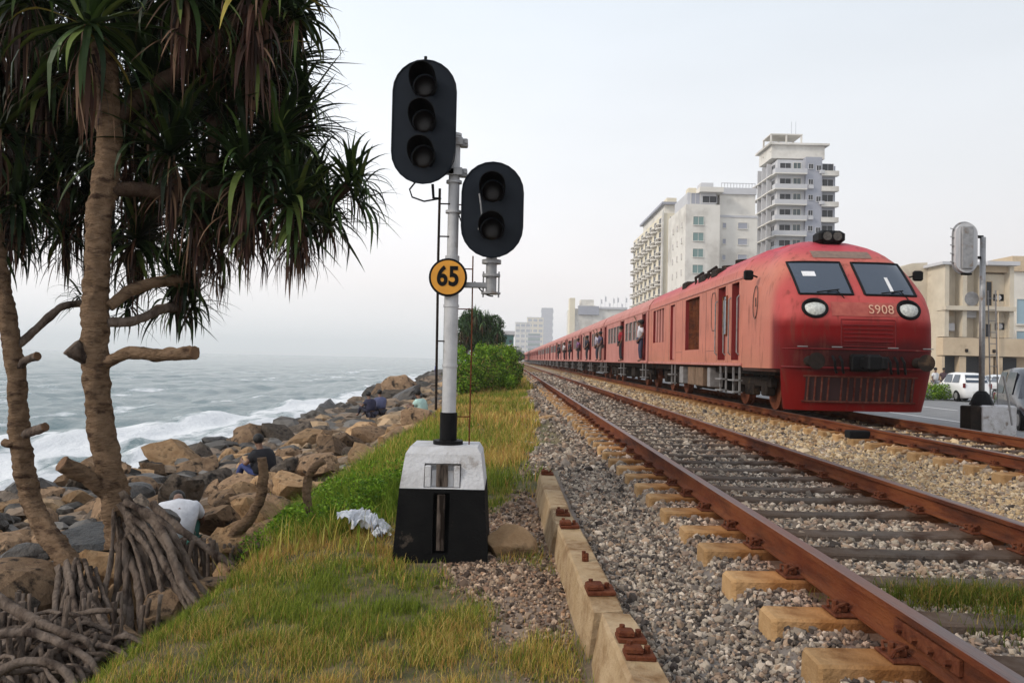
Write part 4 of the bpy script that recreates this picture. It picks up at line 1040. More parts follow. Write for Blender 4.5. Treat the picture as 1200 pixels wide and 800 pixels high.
for s in (-1, 1):
    xc_ = s*.93; zc_ = 2.17; n = 24; pts = [(xc_+.225*math.cos(2*PI*k/n), zc_+.175*math.sin(2*PI*k/n)) for k in range(n+1)]
    yc_ = fy(xc_, zc_)
    mb = MB(); mb.tube([(x, fy(x, z)-.005, z) for x, z in pts], .034, 8, cap=False); 
    V = [(xc_, yc_+.06, zc_)]+[(xc_+.225*math.cos(2*PI*k/n), fy(xc_+.225*math.cos(2*PI*k/n), zc_)+.005, zc_+.155*math.sin(2*PI*k/n)) for k in range(n)]
    mb.add(V, [(0, 1+k, 1+(k+1) % n) for k in range(n)])
    hl = lp(mb, 'headlight', M['black'], False)
    m2 = MB(); V = []; Fs = []; rings = (0, .35, .65, .88, 1.0)
    for r_ in rings:
        for k in range(n):
            x = xc_+.205*r_*math.cos(2*PI*k/n); z = zc_+.155*r_*math.sin(2*PI*k/n); V.append((x, fy(x, z)-.012-.05*(1-r_*r_), z))
    for i in range(4):
        for k in range(n): Fs.append((i*n+k, i*n+(k+1) % n, (i+1)*n+(k+1) % n, (i+1)*n+k))
    m2.add(V, Fs); o = m2.build('lamp_glass', M['lamp_glass'], None, True); o.parent = hl
# roof lamp
mb = MB(); yl_ = 1.62; mb.box(-.29, .29, yl_-.02, yl_+.40, 3.70, 3.98, bev=.07); rl = lp(mb, 'roof_lamp', M['black'])
for d in (-.11, .11):
    m2 = MB(); m2.cyl((d, yl_-.03, 3.845), (d, yl_-.015, 3.845), .095, 18); o = m2.build('lamp', mat('dim lamp glass', (.10, .09, .08), (.05, .045, .04), 25, .3)); o.parent = rl
# number, lower panels, grille, coupler, buffers
nm = text_mesh('S908', .25, mat('faded number paint', (.60, .34, .24), rough=.7), .003, 1.0, .0); 
y0n = min(v.co.y for v in nm.vertices)
for v in nm.vertices:
    x, z = v.co.x+.36, v.co.z+2.155; v.co = (x, fy(x, z)-.034+(v.co.y-y0n), z)
o = obj('number', nm, loco, local=True)
mb = MB(); mb.add(*drape(-.62, .72, 2.02, 2.30, .010, 12, 4)); lp(mb, 'nose_panel', mat('faded nose panel', (.40, .10, .075), (.30, .06, .05), 6, .65, .1), True)
mb = MB(); mb.tube(loop_on(rect_loop(-.45, .62, 1.42, 1.95), .004), .010, 5, cap=False); lp(mb, 'nose_hatch', M['doorred'])
mb = MB()
for k in range(5): mb.tube(loop_on([(-.4+.97*i/8, 1.52+k*.08) for i in range(9)], .006), .012, 5)
lp(mb, 'nose_louvre', M['doorred'])
mb = MB(); mb.tube(loop_on([(-1.5+3.0*i/30, .99) for i in range(31)], .012), .024, 6); mb.tube(loop_on([(-1.5+3.0*i/30, 1.36) for i in range(31)], .008), .014, 6); lp(mb, 'front_band', M['doorred'])
mb = MB(); mb.add(*drape(-1.10, 1.05, .34, .80, .008, 20, 4)); gr = lp(mb, 'skirt_grille', M['inner'])
for k in range(17):
    if k in (4,): continue
    x = -1.05+k*.128; m2 = MB(); V, Fs = drape(x-.030, x+.030, .34, .80, .03, 1, 4); m2.add(V, Fs); V2, _ = drape(x-.030, x+.030, .34, .80, .004, 1, 4); m2.add(V2, [])
    m2 = MB(); m2.tube([(x, fy(x, z)-.015, z) for z in (.34, .45, .57, .69, .80)], .024, 6, flat=.8); o = m2.build('slat', M['doorgrime']); o.parent = gr
mb = MB(); mb.tube(loop_on([(-1.15+2.25*i/16, .32) for i in range(17)], .014), .022, 6); mb.tube(loop_on([(-1.15+2.25*i/16, .82) for i in range(17)], .014), .022, 6); lp(mb, 'grille_frame', M['doorgrime'])
for s in (-1, 1):
    mb = MB(); y_ = fy(s*1.06, 1.10); mb.cyl((s*1.06, y_+.1, 1.12), (s*1.06, y_-.22, 1.12), .10, 16); mb.cyl((s*1.06, y_-.34, 1.12), (s*1.06, y_-.22, 1.12), .075, 16); mb.cyl((s*1.06, y_-.40, 1.12), (s*1.06, y_-.34, 1.12), .165, 20, r1=.145)
    lp(mb, 'buffer', M['chassis'])
mb = MB(); mb.box(-.28, .28, -.10, .2, .93, 1.27, bev=.04); mb.box(-.12, .12, -.45, .0, 1.0, 1.2, bev=.03); mb.box(-.19, .10, -.62, -.40, .94, 1.26, bev=.05); mb.box(.06, .17, -.66, -.40, .97, 1.22, bev=.03); lp(mb, 'coupler', M['black'])
for x in (-.62, -.48, .46, .60, .74):
    mb = MB(); mb.tube([(x, fy(x, 1.2)-.02, 1.22), (x, fy(x, 1.1)-.14, 1.12), (x+.02, fy(x, .9)-.15, .95), (x+.08, fy(x, .88)-.05, .90)], .026, 7); lp(mb, 'brake_hose', M['black'])
for x in (-.55, .55, -1.2, 1.3):
    mb = MB(); mb.tube([(x-.1, fy(x, 1.3)-.06, 1.40), (x+.1, fy(x, 1.3)-.06, 1.40)], .012, 5); lp(mb, 'grab_rail', M['steel_grey'])
# mirrors
for s, yy in ((-1, 1.9), (1, 1.35)):
    mb = MB(); x_ = s*1.53; mb.tube([(x_, yy, 2.95), (x_+s*.16, yy-.02, 3.0)], .02, 6); mb.box(min(x_+s*.10, x_+s*.30), max(x_+s*.10, x_+s*.30), yy-.06, yy+.04, 2.88, 3.10, bev=.03); lp(mb, 'mirror', M['black'])
# side doors, windows, louvres
X0 = -1.55
def panel(name, ya, yb, za, zb, mt, x0=X0+.10, th=.03, par=None):
    mb = MB(); mb.box(x0, x0+th, ya, yb, za, zb, bev=.008); return lp(mb, name, mt, par=par)
for (ya, yb, za, zb) in (op[0], op[1]):
    dr = panel('door', ya+.02, yb-.02, za, zb-.02, M['doorred'], X0+.14); mb = MB(); mb.box(X0+.125, X0+.139, ya+.14, yb-.14, 2.15, 2.75); o = mb.build('door_window', M['glass']); o.parent = dr
    for y in (ya-.05, yb+.05):
        mb = MB(); mb.tube([(X0-.01, y, 1.25), (X0-.06, y, 1.30), (X0-.06, y, 2.6), (X0-.01, y, 2.65)], .018, 6); lp(mb, 'handrail', M['steel_grey'])
mb = MB(); mb.box(X0-.012, X0+.0, 3.95-.0+.25, 4.55, 1.75, 2.72); cw = lp(mb, 'cab_side_window', M['glass'])
mb = MB(); mb.tube([(X0-.012, 4.20, 1.75), (X0-.012, 4.55, 1.75), (X0-.012, 4.55, 2.72), (X0-.012, 4.20, 2.72), (X0-.012, 4.20, 1.75)], .03, 6); o = mb.build('window_frame', M['rust']); o.parent = cw
mb = MB(); ya, yb, za, zb = op[2]
for k in range(10): y = ya+(yb-ya)*(k+.5)/10; mb.box(X0+.10, X0+.18, y-.012, y+.05, za, zb)
lp(mb, 'radiator_louvre', M['rust'])
mb = MB(); ya, yb, za, zb = op[4]
for k in range(4): y = ya+(yb-ya)*(k)/4; mb.box(X0+.03, X0+.14, y, y+.2, za, zb)
lp(mb, 'side_grille', M['paint2'])
panel('door', op[3][0]+.02, op[3][1]-.02, 1.14, 2.93, M['paint2'], X0+.08)
for (ya, yb, za, zb) in ((4.95+.35, 5.55+.2, 1.9, 2.9),):
    mb = MB(); mb.tube([(X0-.004, ya+.1, za), (X0-.004, yb-.1, za), (X0-.004, yb, za+.15), (X0-.004, yb, zb-.15), (X0-.004, yb-.1, zb), (X0-.004, ya+.1, zb), (X0-.004, ya, zb-.15), (X0-.004, ya, za+.15), (X0-.004, ya+.1, za)], .014, 5); lp(mb, 'access_panel', M['grime'])
cresty = 1.95; mb = MB(); n = 20; pts = [(-1.0*WB(2.5)-.010, cresty+.16*math.cos(2*PI*k/n), 2.40+.36*math.sin(2*PI*k/n)) for k in range(n+1)]
pts = [(-(W_(p[2])*.35+WB(p[2])*.65)-.012, p[1], p[2]) for p in pts]
mb.tube(pts, .010, 5, cap=False); mb.tube([(-1.555, cresty-.04, 2.3), (-1.555, cresty-.02, 2.5)], .012, 5); lp(mb, 'crest_outline', M['grime'])
mb = MB(); mb.box(X0-.02, X0+.01, YB, LEN, 3.03, 3.07); mb.box(X0-.03, X0+.02, YB, LEN, .99, 1.05); lp(mb, 'body_moulding', M['paint2'])
for k, (ya, yb) in enumerate(((5.9, 6.5), (7.2, 8.0), (9.6, 10.2))):
    mb = MB(); mb.box(-1.40, -.8, ya, yb, 3.36, 3.62, bev=.05); mb.cyl((-.5, (ya+yb)/2, 3.70), (-.5, (ya+yb)/2, 3.88), .30, 16); lp(mb, 'roof_fan', M['chassis'])
for y in (6.85, 8.4):
    mb = MB(); mb.tube([(-1.35, y, 3.35), (-1.38, y, 3.60), (-1.1, y+.2, 3.78)], .045, 8); lp(mb, 'exhaust_pipe', M['chassis'])
mb = MB(); mb.box(-1.3, 1.3, 1.3, LEN-.2, .80, .97); mb.box(-1.1, 1.1, 6.6, 9.4, .28, .80, bev=.04); lp(mb, 'underframe', M['chassis'])
for (ya, yb) in ((7.0, 7.9), (8.0, 8.9), (9.6, 10.1), (6.2, 6.5)):
    mb = MB(); mb.box(-1.46, -1.1, ya, yb, .38, .92, bev=.02); lp(mb, 'equipment_box', M['chassis_lt'] if ya in (7.0, 8.0) else M['steel_grey'])
for y in (op[0][0], op[1][0], op[3][0]): o = ladder(None, y+.04, y+.56); o.parent = loco
ob_ = bogie(None, 3.6); ob_.parent = loco; ob_ = bogie(None, 12.6); ob_.parent = loco

mb = MB()
for y in (5.15, 6.35, 9.35, 10.35, 11.4, 14.8):
    mb.box(X0-.004, X0+.001, y-.008, y+.008, 1.08, 3.0)
for z in (1.36,):
    mb.box(X0-.003, X0+.001, 5.2, 6.3, z-.006, z+.006); mb.box(X0-.003, X0+.001, 9.4, 10.3, z-.006, z+.006)
o = lp(mb, 'panel_seam', M['grime']); o['kind'] = 'stuff'
# passenger coaches
CL_ = 14.55
def coach_parts(mesh_store):
    doors = [(.45, 1.15), (6.5, 7.5), (13.35, 14.05)]; wins = [(1.6, 2.5), (2.75, 3.65), (3.9, 4.8), (5.05, 5.95), (8.0, 8.9), (9.15, 10.05), (10.3, 11.2), (11.45, 12.35)]
    ops = [(a, b, 1.10, 2.97) for a, b in doors]+[(a, b, 1.98, 2.78) for a, b in wins]
    colf = lambda x, y, z: (1, 1, 1)
    S = []
    def add(name, mb, mt, smooth=False): S.append((name, mb.mesh(name, mt, smooth), len(S)))
    add('body', side_shell(0, CL_, ops, colf, .16), [M['paint2'], M['doorred'], M['inner']])
    for (a, b) in wins:
        mb = MB(); mb.box(X0+.05, X0+.07, a, b, 1.98, 2.78); S.append(('window', mb.mesh('window', M['coachglass']), 'w'))
        mb = MB(); mb.tube([(X0+.01, a, 1.98), (X0+.01, b, 1.98), (X0+.01, b, 2.78), (X0+.01, a, 2.78), (X0+.01, a, 1.98)], .022, 4); mb.box(X0+.03, X0+.05, a, b, 2.36, 2.40); S.append(('window_frame', mb.mesh('window_frame', M['steel_grey']), 's'))
    for (a, b) in doors:
        mb = MB(); mb.box(X0-.02, X0+.01, a-.09, a-.03, 1.1, 3.0); mb.box(X0-.02, X0+.01, b+.03, b+.09, 1.1, 3.0); mb.tube([(X0-.01, a-.02, 1.25), (X0-.07, a-.02, 1.3), (X0-.07, a-.02, 2.5), (X0-.01, a-.02, 2.55)], .018, 6); mb.box(X0+.02, X0+.05, a, a+.22, 1.1, 2.97)
        add('door', mb, M['doorred'])
    for (a, b) in doors:
        mb = MB()
        for z in (.42, .72): mb.box(-1.64, -1.40, a, b, z-.015, z+.015)
        for y in (a, b): mb.box(-1.54, -1.50, y-.02, y+.02, .36, .99)
        add('step_ladder', mb, M['steel_grey'])
    mb = MB(); mb.box(-1.3, 1.3, .1, CL_-.1, .80, .97); mb.box(-1.2, -.6, 5.2, 6.2, .35, .8, bev=.03); mb.box(-1.2, -.5, 8.2, 9.3, .3, .8, bev=.03); mb.cyl((-.9, 9.6, .5), (-.9, 10.6, .5), .2, 12); add('underframe', mb, M['chassis'])
    mb = MB(); mb.box(X0-.02, X0+.01, 0, CL_, 3.03, 3.07); mb.box(X0-.03, X0+.02, 0, CL_, .99, 1.05); add('body_moulding', mb, M['paint2'])
    mb = MB()
    for y in (2.5, 5, 7.3, 9.6, 12): mb.cyl((0, y, 3.82), (0, y, 3.97), .16, 12)
    add('roof_vent', mb, M['paint2'])
    mb = MB(); mb.box(-.55, .55, -.30, 0, 1.1, 3.2, bev=.03); mb.box(-.2, .2, -.45, .1, .85, 1.08); add('gangway', mb, M['chassis'])
    return S
CP = coach_parts(None)
bgm = []
_t = bogie(None, 0); bgm = [_t.data]; BW = [c for c in bpy.data.objects if c.parent == _t]; bgw = [c.data for c in BW]
for c in BW: bpy.data.objects.remove(c)
bpy.data.objects.remove(_t)
nth = ['first', 'second', 'third', 'fourth', 'fifth', 'sixth', 'seventh', 'eighth', 'ninth', 'tenth', 'eleventh', 'twelfth', 'thirteenth', 'fourteenth', 'fifteenth', 'sixteenth', 'seventeenth', 'last and most distant']
for i in range(18):
    yc0 = TY+LEN+.35+i*(CL_+.45)
    ex = {0: 'faded pink passenger coach coupled directly behind the power car', 17: 'last and most distant pink coach at the far end of the train'}.get(i, f'faded pink passenger coach, {nth[i]} coach counted back from the power car')
    t = thing('passenger_coach', ex, 'train coach', (TX, yc0, 0), 0, 'pink coaches of the train')
    last = None
    for (nm_, me, kd) in CP:
        if i >= 8 and nm_ in ('window_frame', 'roof_vent', 'body_moulding'): continue
        o = bpy.data.objects.new(nm_, me); link(o); o.parent = last if kd == 's' else t
        if kd == 'w': last = o
    for yb_ in (2.4, CL_-2.4):
        o = bpy.data.objects.new('bogie', bgm[0]); link(o); o.parent = t; o.location = (0, yb_, 0)
        if i < 8:
            for wmsh in bgw: w2 = bpy.data.objects.new('wheelset', wmsh); link(w2); w2.parent = o
# riders at the doors
def rider(Y, shirt, pants, label, pose='hang', dx=0, z=1.02, rz=None, cap=None):
    return person(label, (TX-1.66+dx, Y, z), R(90) if rz is None else rz, pose, shirt, pants, 'riders at the train doors', cap=cap)
rider(TY+LEN+.35+.8, (.62, .60, .64), (.05, .05, .09), 'rider in a white shirt standing in the door nearest the power car', 'hang')
rider(TY+LEN+.35+6.9, (.30, .02, .03), (.03, .03, .04), 'rider in a dark red shirt at the middle door of the first coach', 'stand', dx=.05)
yy = TY+LEN+.35+CL_+.45
rider(yy-1.0, (.10, .09, .16), (.22, .17, .16), 'rider in dark blue leaning far out of the rear door of the first coach', 'hang', dx=-.12)
rider(yy+.8, (.45, .42, .50), (.05, .05, .07), 'rider in a pale shirt at the front door of the second coach', 'hang', dx=-.1)
rider(yy+7.0, (.05, .05, .07), (.04, .04, .05), 'rider in black at the middle door of the second coach', 'hang', dx=-.1)
rider(yy+13.7, (.25, .12, .25), (.06, .05, .06), 'rider in a purple shirt at the rear door of the second coach', 'hang', dx=-.1)
yy += CL_+.45
rider(yy+7.0, (.06, .06, .08), (.03, .03, .04), 'rider in dark clothes at the middle door of the third coach', 'hang', dx=-.12)
rider(yy+13.6, (.6, .58, .6), (.05, .04, .05), 'rider in a white shirt at the rear door of the third coach', 'hang', dx=-.12)
yy += CL_+.45
rider(yy+7.0, (.05, .05, .07), (.03, .03, .04), 'rider in black at the middle door of the fourth coach', 'hang', dx=-.14)
# ------------------------------------------------------------------ pandanus trees
def leafv(th, droop, wd, curl=.0, seg=8, fold=.22):
    """one sword leaf of length 1 starting at the origin in the xz plane, V folded"""
    p = np.zeros(3); pts = [p.copy()]; a = th
    for k in range(seg):
        t = (k+1)/seg; a = th-droop*t**1.25-curl*max(0, t-.6)*2.2; a = max(a, -1.62)
        p = p+np.array([math.cos(a), 0, math.sin(a)])/seg; pts.append(p.copy())
    V = []
    for k, q in enumerate(pts):
        t = k/seg; w_ = wd*(.8+.8*t if t < .25 else (1.12*(1-((t-.25)/.75)**1.6)+.02))
        V += [q+np.array([0, -w_, w_*fold]), q, q+np.array([0, w_, w_*fold])]
    F4 = []
    for k in range(seg):
        b = k*3; F4 += [[b, b+1, b+4, b+3], [b+1, b+2, b+5, b+4]]
    return np.array(V), np.array(F4)
rl_ = np.random.default_rng(3)
LV_G = [(leafv(R(th), R(dr), wd, cu)) for th in (80, 62, 45, 28, 10, -8, -28) for dr, wd, cu in ((10, .030, 0), (36, .037, .2), (72, .032, .6), (22, .035, .9))]
LV_D = [(leafv(R(th), R(dr), wd, cu)) for th in (-20, -50, -70) for dr, wd, cu in ((60, .020, 0), (90, .026, .5), (45, .015, -.3), (70, .012, .2))]
GC = np.array([(.026, .048, .012), (.048, .080, .018), (.016, .032, .010), (.095, .125, .030), (.010, .020, .007), (.022, .040, .012)])
DC = np.array([(.075, .036, .023), (.045, .024, .017), (.115, .062, .038), (.03, .018, .014), (.17, .10, .06), (.065, .028, .02)])
class Crown:
    def __init__(s): s.V = []; s.F = []; s.C = []; s.b = 0; s.objs = []
    def leaf(s, tmpl, pos, az, L_, tilt, col, sep_=False, roll=0):
        V, Fq = tmpl
        m = Matrix.Translation(pos) @ Matrix.Rotation(az, 4, 'Z') @ Matrix.Rotation(tilt, 4, 'Y') @ Matrix.Rotation(roll, 4, 'X') @ Matrix.Diagonal((L_, L_, L_, 1))
        if sep_: s.objs.append((id(Fq), tmpl, m, col)); return
        A = np.array(m); W = V@A[:3, :3].T+A[:3, 3]
        s.V.append(W); s.F.append(Fq+s.b); s.b += len(V)
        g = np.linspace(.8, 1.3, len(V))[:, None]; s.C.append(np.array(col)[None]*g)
LMESH = {}
def rosette(cr, c, L_, live, dead, lean=(0, 0), dark=1.0, sepn=0, skirt=1.0, yellow=0, only=None):  # dark: inner crown shade put into the leaf colours
    c = Vector(c)
    for i in range(live):
        k = int(rl_.integers(0, len(LV_G))); az_ = rl_.uniform(0, 2*PI)
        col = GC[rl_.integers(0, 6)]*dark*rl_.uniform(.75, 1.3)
        if rl_.random() < yellow: col = np.array((.24, .19, .04))*rl_.uniform(.7, 1.2)
        ln = L_*rl_.uniform(.7, 1.15)
        cr.leaf(LV_G[k], c+Vector((rl_.normal()*.02, rl_.normal()*.02, rl_.normal()*.04)), az_, ln, lean[0]*math.cos(az_)+rl_.normal()*.08, col, i < sepn)
    for i in range(dead):
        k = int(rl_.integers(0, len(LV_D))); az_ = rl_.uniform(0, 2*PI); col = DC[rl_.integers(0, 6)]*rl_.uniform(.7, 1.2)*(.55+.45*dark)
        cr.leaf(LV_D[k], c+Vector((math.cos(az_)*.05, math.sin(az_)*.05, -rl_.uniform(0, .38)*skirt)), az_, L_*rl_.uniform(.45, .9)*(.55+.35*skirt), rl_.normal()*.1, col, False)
def crown_build(cr, root):
    if cr.V:
        o = obj('foliage', npmesh('foliage', np.concatenate(cr.V), np.concatenate(cr.F), M['leaf'], np.concatenate(cr.C)), root); o['kind'] = 'stuff'
    for (i_, tmpl, m, col) in cr.objs[:300]:
        ci = int(np.argmin(np.abs(GC-col).sum(1))); key = (i_, ci)
        if key not in LMESH: LMESH[key] = npmesh('leaf', tmpl[0], tmpl[1], M['leaf'], np.repeat(GC[ci][None], len(tmpl[0]), 0)*np.linspace(1, 1.25, len(tmpl[0]))[:, None])
        o = bpy.data.objects.new('leaf', LMESH[key]); link(o); o.parent = root; o.matrix_local = Matrix.Translation(-root.location) @ m
def curve_pts(ctrl, n=14):
    """Catmull-Rom through points"""
    c = [Vector(p) for p in ctrl]; c = [c[0]*2-c[1]]+c+[c[-1]*2-c[-2]]; out_ = []
    for i in range(1, len(c)-2):
        for k in range(n):
            t = k/n; p0, p1, p2, p3 = c[i-1:i+3]
            out_.append(.5*((2*p1)+(-p0+p2)*t+(2*p0-5*p1+4*p2-p3)*t*t+(-p0+3*p1-3*p2+p3)*t**3))
    out_.append(c[-2]); return out_
def limb(par, name, ctrl, r0, r1, mt='bark', n=10, wob=.35, seg=10, cutend=False, rings=False):
    pts = curve_pts(ctrl, seg); m = len(pts)
    rr = [r0+(r1-r0)*i/(m-1) for i in range(m)]
    if rings: rr = [r*(1+.045*(1 if (i % 2 == 0) else 0)+.07*mnoise.noise(Vector((i*.37, r0*50, 0)))) for i, r in enumerate(rr)]
    mb = MB(); mb.tube(pts, rr, n, 0, True, wob); o = mb.build(name, M[mt], par, True)
    for p_ in list(o.data.polygons)[-2:]: p_.use_smooth = False
    if cutend:
        d = (pts[-1]-pts[-2]).normalized(); c = MB(); c.cyl(pts[-1]-d*.004, pts[-1]+d*.003, rr[-1]*.96, 12); o2 = c.build('cut_end', M['cut'], None); o2.parent = o
        o2.data.transform(Matrix.Translation(-par.location)) if par else None
    return o
# main tree -----------------------------------------------------------
YA = 6.0
ta = thing('pandanus_tree', 'large pandanus palm with a thick ringed trunk and hanging sword leaves above stilt roots', 'tree', P(140, 610, YA))
tr = [P(142, 640, YA), P(136, 590, YA), P(122, 520, YA), P(112, 430, YA), P(113, 340, YA), P(117, 250, YA), P(127, 180, YA), P(125, 90, YA-.05), P(112, 30, YA-.1)]
limb(ta, 'trunk', tr, .100, .078, n=20, wob=.28, seg=18, rings=True)
kn = MB()
for (px, py, s) in ((112, 330, .098), (112, 418, .098)): p = P(px, py, YA); kn.tube([p+Vector((0, 0, -.05)), p, p+Vector((0, 0, .05))], [.078, s, .078], 16, wob=.5)
kn.build('trunk_collar', M['bark'], ta, True)
limb(ta, 'branch', [P(118, 428, YA), P(150, 414, YA-.1), P(190, 416, YA-.2), P(228, 413, YA-.3)], .045, .050, cutend=True)
limb(ta, 'branch', [P(112, 425, YA), P(98, 417, YA-.05), P(84, 405, YA-.1)], .055, .065, mt='root')
limb(ta, 'branch', [P(128, 360, YA), P(150, 342, YA+.1), P(185, 330, YA+.3), P(215, 330, YA+.6)], .042, .045)
limb(ta, 'branch', [P(125, 378, YA), P(160, 375, YA+.15), P(190, 362, YA+.4), P(210, 362, YA+.7)], .035, .04, mt='root')
limb(ta, 'branch', [P(132, 585, YA), P(118, 570, YA-.05), P(95, 555, YA-.15), P(72, 543, YA-.25)], .055, .060, cutend=True)
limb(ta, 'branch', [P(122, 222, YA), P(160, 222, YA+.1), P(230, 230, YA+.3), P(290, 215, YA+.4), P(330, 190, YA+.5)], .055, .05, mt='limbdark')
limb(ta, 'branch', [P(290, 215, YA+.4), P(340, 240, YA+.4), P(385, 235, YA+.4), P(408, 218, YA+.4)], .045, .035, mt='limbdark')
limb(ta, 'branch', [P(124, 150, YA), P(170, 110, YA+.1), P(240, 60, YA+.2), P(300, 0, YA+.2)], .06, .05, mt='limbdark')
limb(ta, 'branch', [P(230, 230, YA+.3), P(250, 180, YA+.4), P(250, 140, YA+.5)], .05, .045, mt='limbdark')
# stilt roots
rr_ = random.Random(4)
for i in range(34):
    fx = rr_.uniform(-30, 62)+ (i % 3)*12; y0 = rr_.uniform(575, 640); Yb = YA+rr_.uniform(-.75, .35)
    ex = 150+fx*1.35; top = P(138+fx*.12, y0, YA-.02+.12*math.sin(i*2.1)); bot = P(ex, 700, Yb); bot.z = gzf(bot.x, bot.y)-.05
    mid = top.lerp(bot, .45)+Vector((.02, 0, .08+.06*rr_.random()))
    limb(ta, 'stilt_root', [top, mid, top.lerp(bot, .8)+Vector((rr_.uniform(-.03, .03), 0, .02)), bot], rr_.uniform(.016, .034), rr_.uniform(.011, .024), 'root', 8, .8, 8)
cr = Crown()
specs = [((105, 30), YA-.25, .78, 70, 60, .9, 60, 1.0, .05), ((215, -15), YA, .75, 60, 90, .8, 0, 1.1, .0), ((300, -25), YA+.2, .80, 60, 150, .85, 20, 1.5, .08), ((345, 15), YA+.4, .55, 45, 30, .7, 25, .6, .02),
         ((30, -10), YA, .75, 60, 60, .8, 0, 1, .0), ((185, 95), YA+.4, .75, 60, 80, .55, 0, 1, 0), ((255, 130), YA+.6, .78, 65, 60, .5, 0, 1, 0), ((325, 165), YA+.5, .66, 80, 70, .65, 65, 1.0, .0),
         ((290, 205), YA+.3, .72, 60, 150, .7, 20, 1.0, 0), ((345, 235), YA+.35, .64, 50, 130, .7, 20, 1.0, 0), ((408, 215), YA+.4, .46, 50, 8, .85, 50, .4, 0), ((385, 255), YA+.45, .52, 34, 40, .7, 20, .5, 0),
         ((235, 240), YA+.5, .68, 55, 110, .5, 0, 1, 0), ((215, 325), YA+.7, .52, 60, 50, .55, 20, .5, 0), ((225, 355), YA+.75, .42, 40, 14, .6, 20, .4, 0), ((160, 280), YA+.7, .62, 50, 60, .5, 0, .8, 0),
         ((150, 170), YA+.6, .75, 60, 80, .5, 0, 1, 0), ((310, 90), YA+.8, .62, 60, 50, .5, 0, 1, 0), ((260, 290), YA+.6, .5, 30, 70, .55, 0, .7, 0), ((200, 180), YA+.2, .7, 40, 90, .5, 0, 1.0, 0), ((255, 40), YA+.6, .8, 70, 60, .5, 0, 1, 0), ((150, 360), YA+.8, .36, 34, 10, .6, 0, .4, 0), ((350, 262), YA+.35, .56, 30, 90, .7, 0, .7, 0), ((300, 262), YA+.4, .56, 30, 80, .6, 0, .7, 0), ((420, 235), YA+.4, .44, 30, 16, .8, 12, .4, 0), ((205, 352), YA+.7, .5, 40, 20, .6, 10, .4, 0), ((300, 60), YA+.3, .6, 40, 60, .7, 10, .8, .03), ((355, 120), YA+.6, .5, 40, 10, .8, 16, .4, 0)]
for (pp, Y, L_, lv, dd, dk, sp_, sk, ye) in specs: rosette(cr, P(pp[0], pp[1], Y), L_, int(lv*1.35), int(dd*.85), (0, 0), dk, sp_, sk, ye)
for k in range(70):
    while True:
        px = rl_.uniform(-10, 375); py = rl_.uniform(-50, 330)
        lim = 300 if px < 110 else (330 if px < 250 else 255); 
        if py < lim and not (px > 345 and py < 90) and not (px > 355 and 40 < py < 110): break
    rosette(cr, P(px, py, rl_.uniform(6.9, 7.9)), rl_.uniform(.48, .66), 62, 26, (0, 0), .34, 0, .5, 0)  # rear rosettes coloured darkest, as the shaded inside of the crown
crown_build(cr, ta)
# slender tree at the left edge -----------------------------------------
YB_ = 6.3
tb = thing('pandanus_tree', 'slender pandanus palm at the left edge with stub branches and a dense root fringe', 'tree', P(50, 620, YB_))
limb(tb, 'trunk', [P(88, 668, YB_-.3), P(66, 640, YB_-.2), P(38, 590, YB_), P(24, 520, YB_), P(20, 450, YB_), P(10, 380, YB_), P(-2, 310, YB_), P(-14, 220, YB_)], .080, .058, n=16, wob=.3, seg=18, rings=True)
limb(tb, 'branch', [P(20, 405, YB_), P(45, 383, YB_+.1), P(72, 360, YB_+.2), P(100, 355, YB_+.4)], .032, .03, mt='root')
limb(tb, 'branch', [P(22, 432, YB_), P(30, 422, YB_-.05), P(44, 417, YB_-.1)], .028, .034, mt='root', cutend=True)
limb(tb, 'branch', [P(24, 512, YB_), P(36, 506, YB_-.05), P(53, 500, YB_-.1)], .032, .036, mt='root', cutend=True)
limb(tb, 'branch', [P(22, 515, YB_), P(14, 520, YB_-.05), P(4, 518, YB_-.05)], .03, .03, mt='bark')
for i in range(34):
    x0 = 66+rr_.uniform(0, 34)+i*.5; top = P(x0, rr_.uniform(655, 690), YB_-.5); ex = 58+i*2.9+rr_.uniform(-4, 4); bot = P(ex, 775, YB_-1.45+rr_.uniform(-.2, .3)); bot.z = gzf(bot.x, bot.y)-.05
    kk = top.lerp(bot, .35)+Vector((rr_.uniform(-.03, .03), -.05, .02))
    limb(tb, 'stilt_root', [top, kk, top.lerp(bot, .75), bot], rr_.uniform(.012, .022), rr_.uniform(.010, .020), 'root', 7, .8, 6)
cr = Crown()
for (pp, Y, L_, lv, dd, dk, sp_, sk, ye) in [((-10, 40), 6.6, .8, 60, 70, .6, 0, 1, 0), ((55, 95), 6.8, .75, 60, 90, .5, 0, 1, 0), ((0, 150), 6.6, .78, 60, 90, .5, 0, 1, 0), ((75, 190), 6.9, .7, 60, 90, .5, 0, 1, 0), ((20, 240), 6.6, .62, 60, 60, .5, 10, .8, 0), ((75, 275), 6.9, .55, 55, 40, .5, 25, .6, 0), ((-20, 275), 6.5, .6, 50, 50, .5, 0, .8, 0), ((100, 345), 6.8, .34, 30, 8, .6, 20, .4, 0), ((45, 150), 7.1, .7, 60, 60, .5, 0, 1, 0), ((110, 120), 7.1, .7, 60, 60, .5, 0, 1, 0), ((100, 240), 7.0, .6, 50, 60, .5, 0, .8, 0)]:
    rosette(cr, P(pp[0], pp[1], Y), L_, int(lv*1.2), int(dd*1.2), (0, 0), dk, sp_, sk, ye)
crown_build(cr, tb)
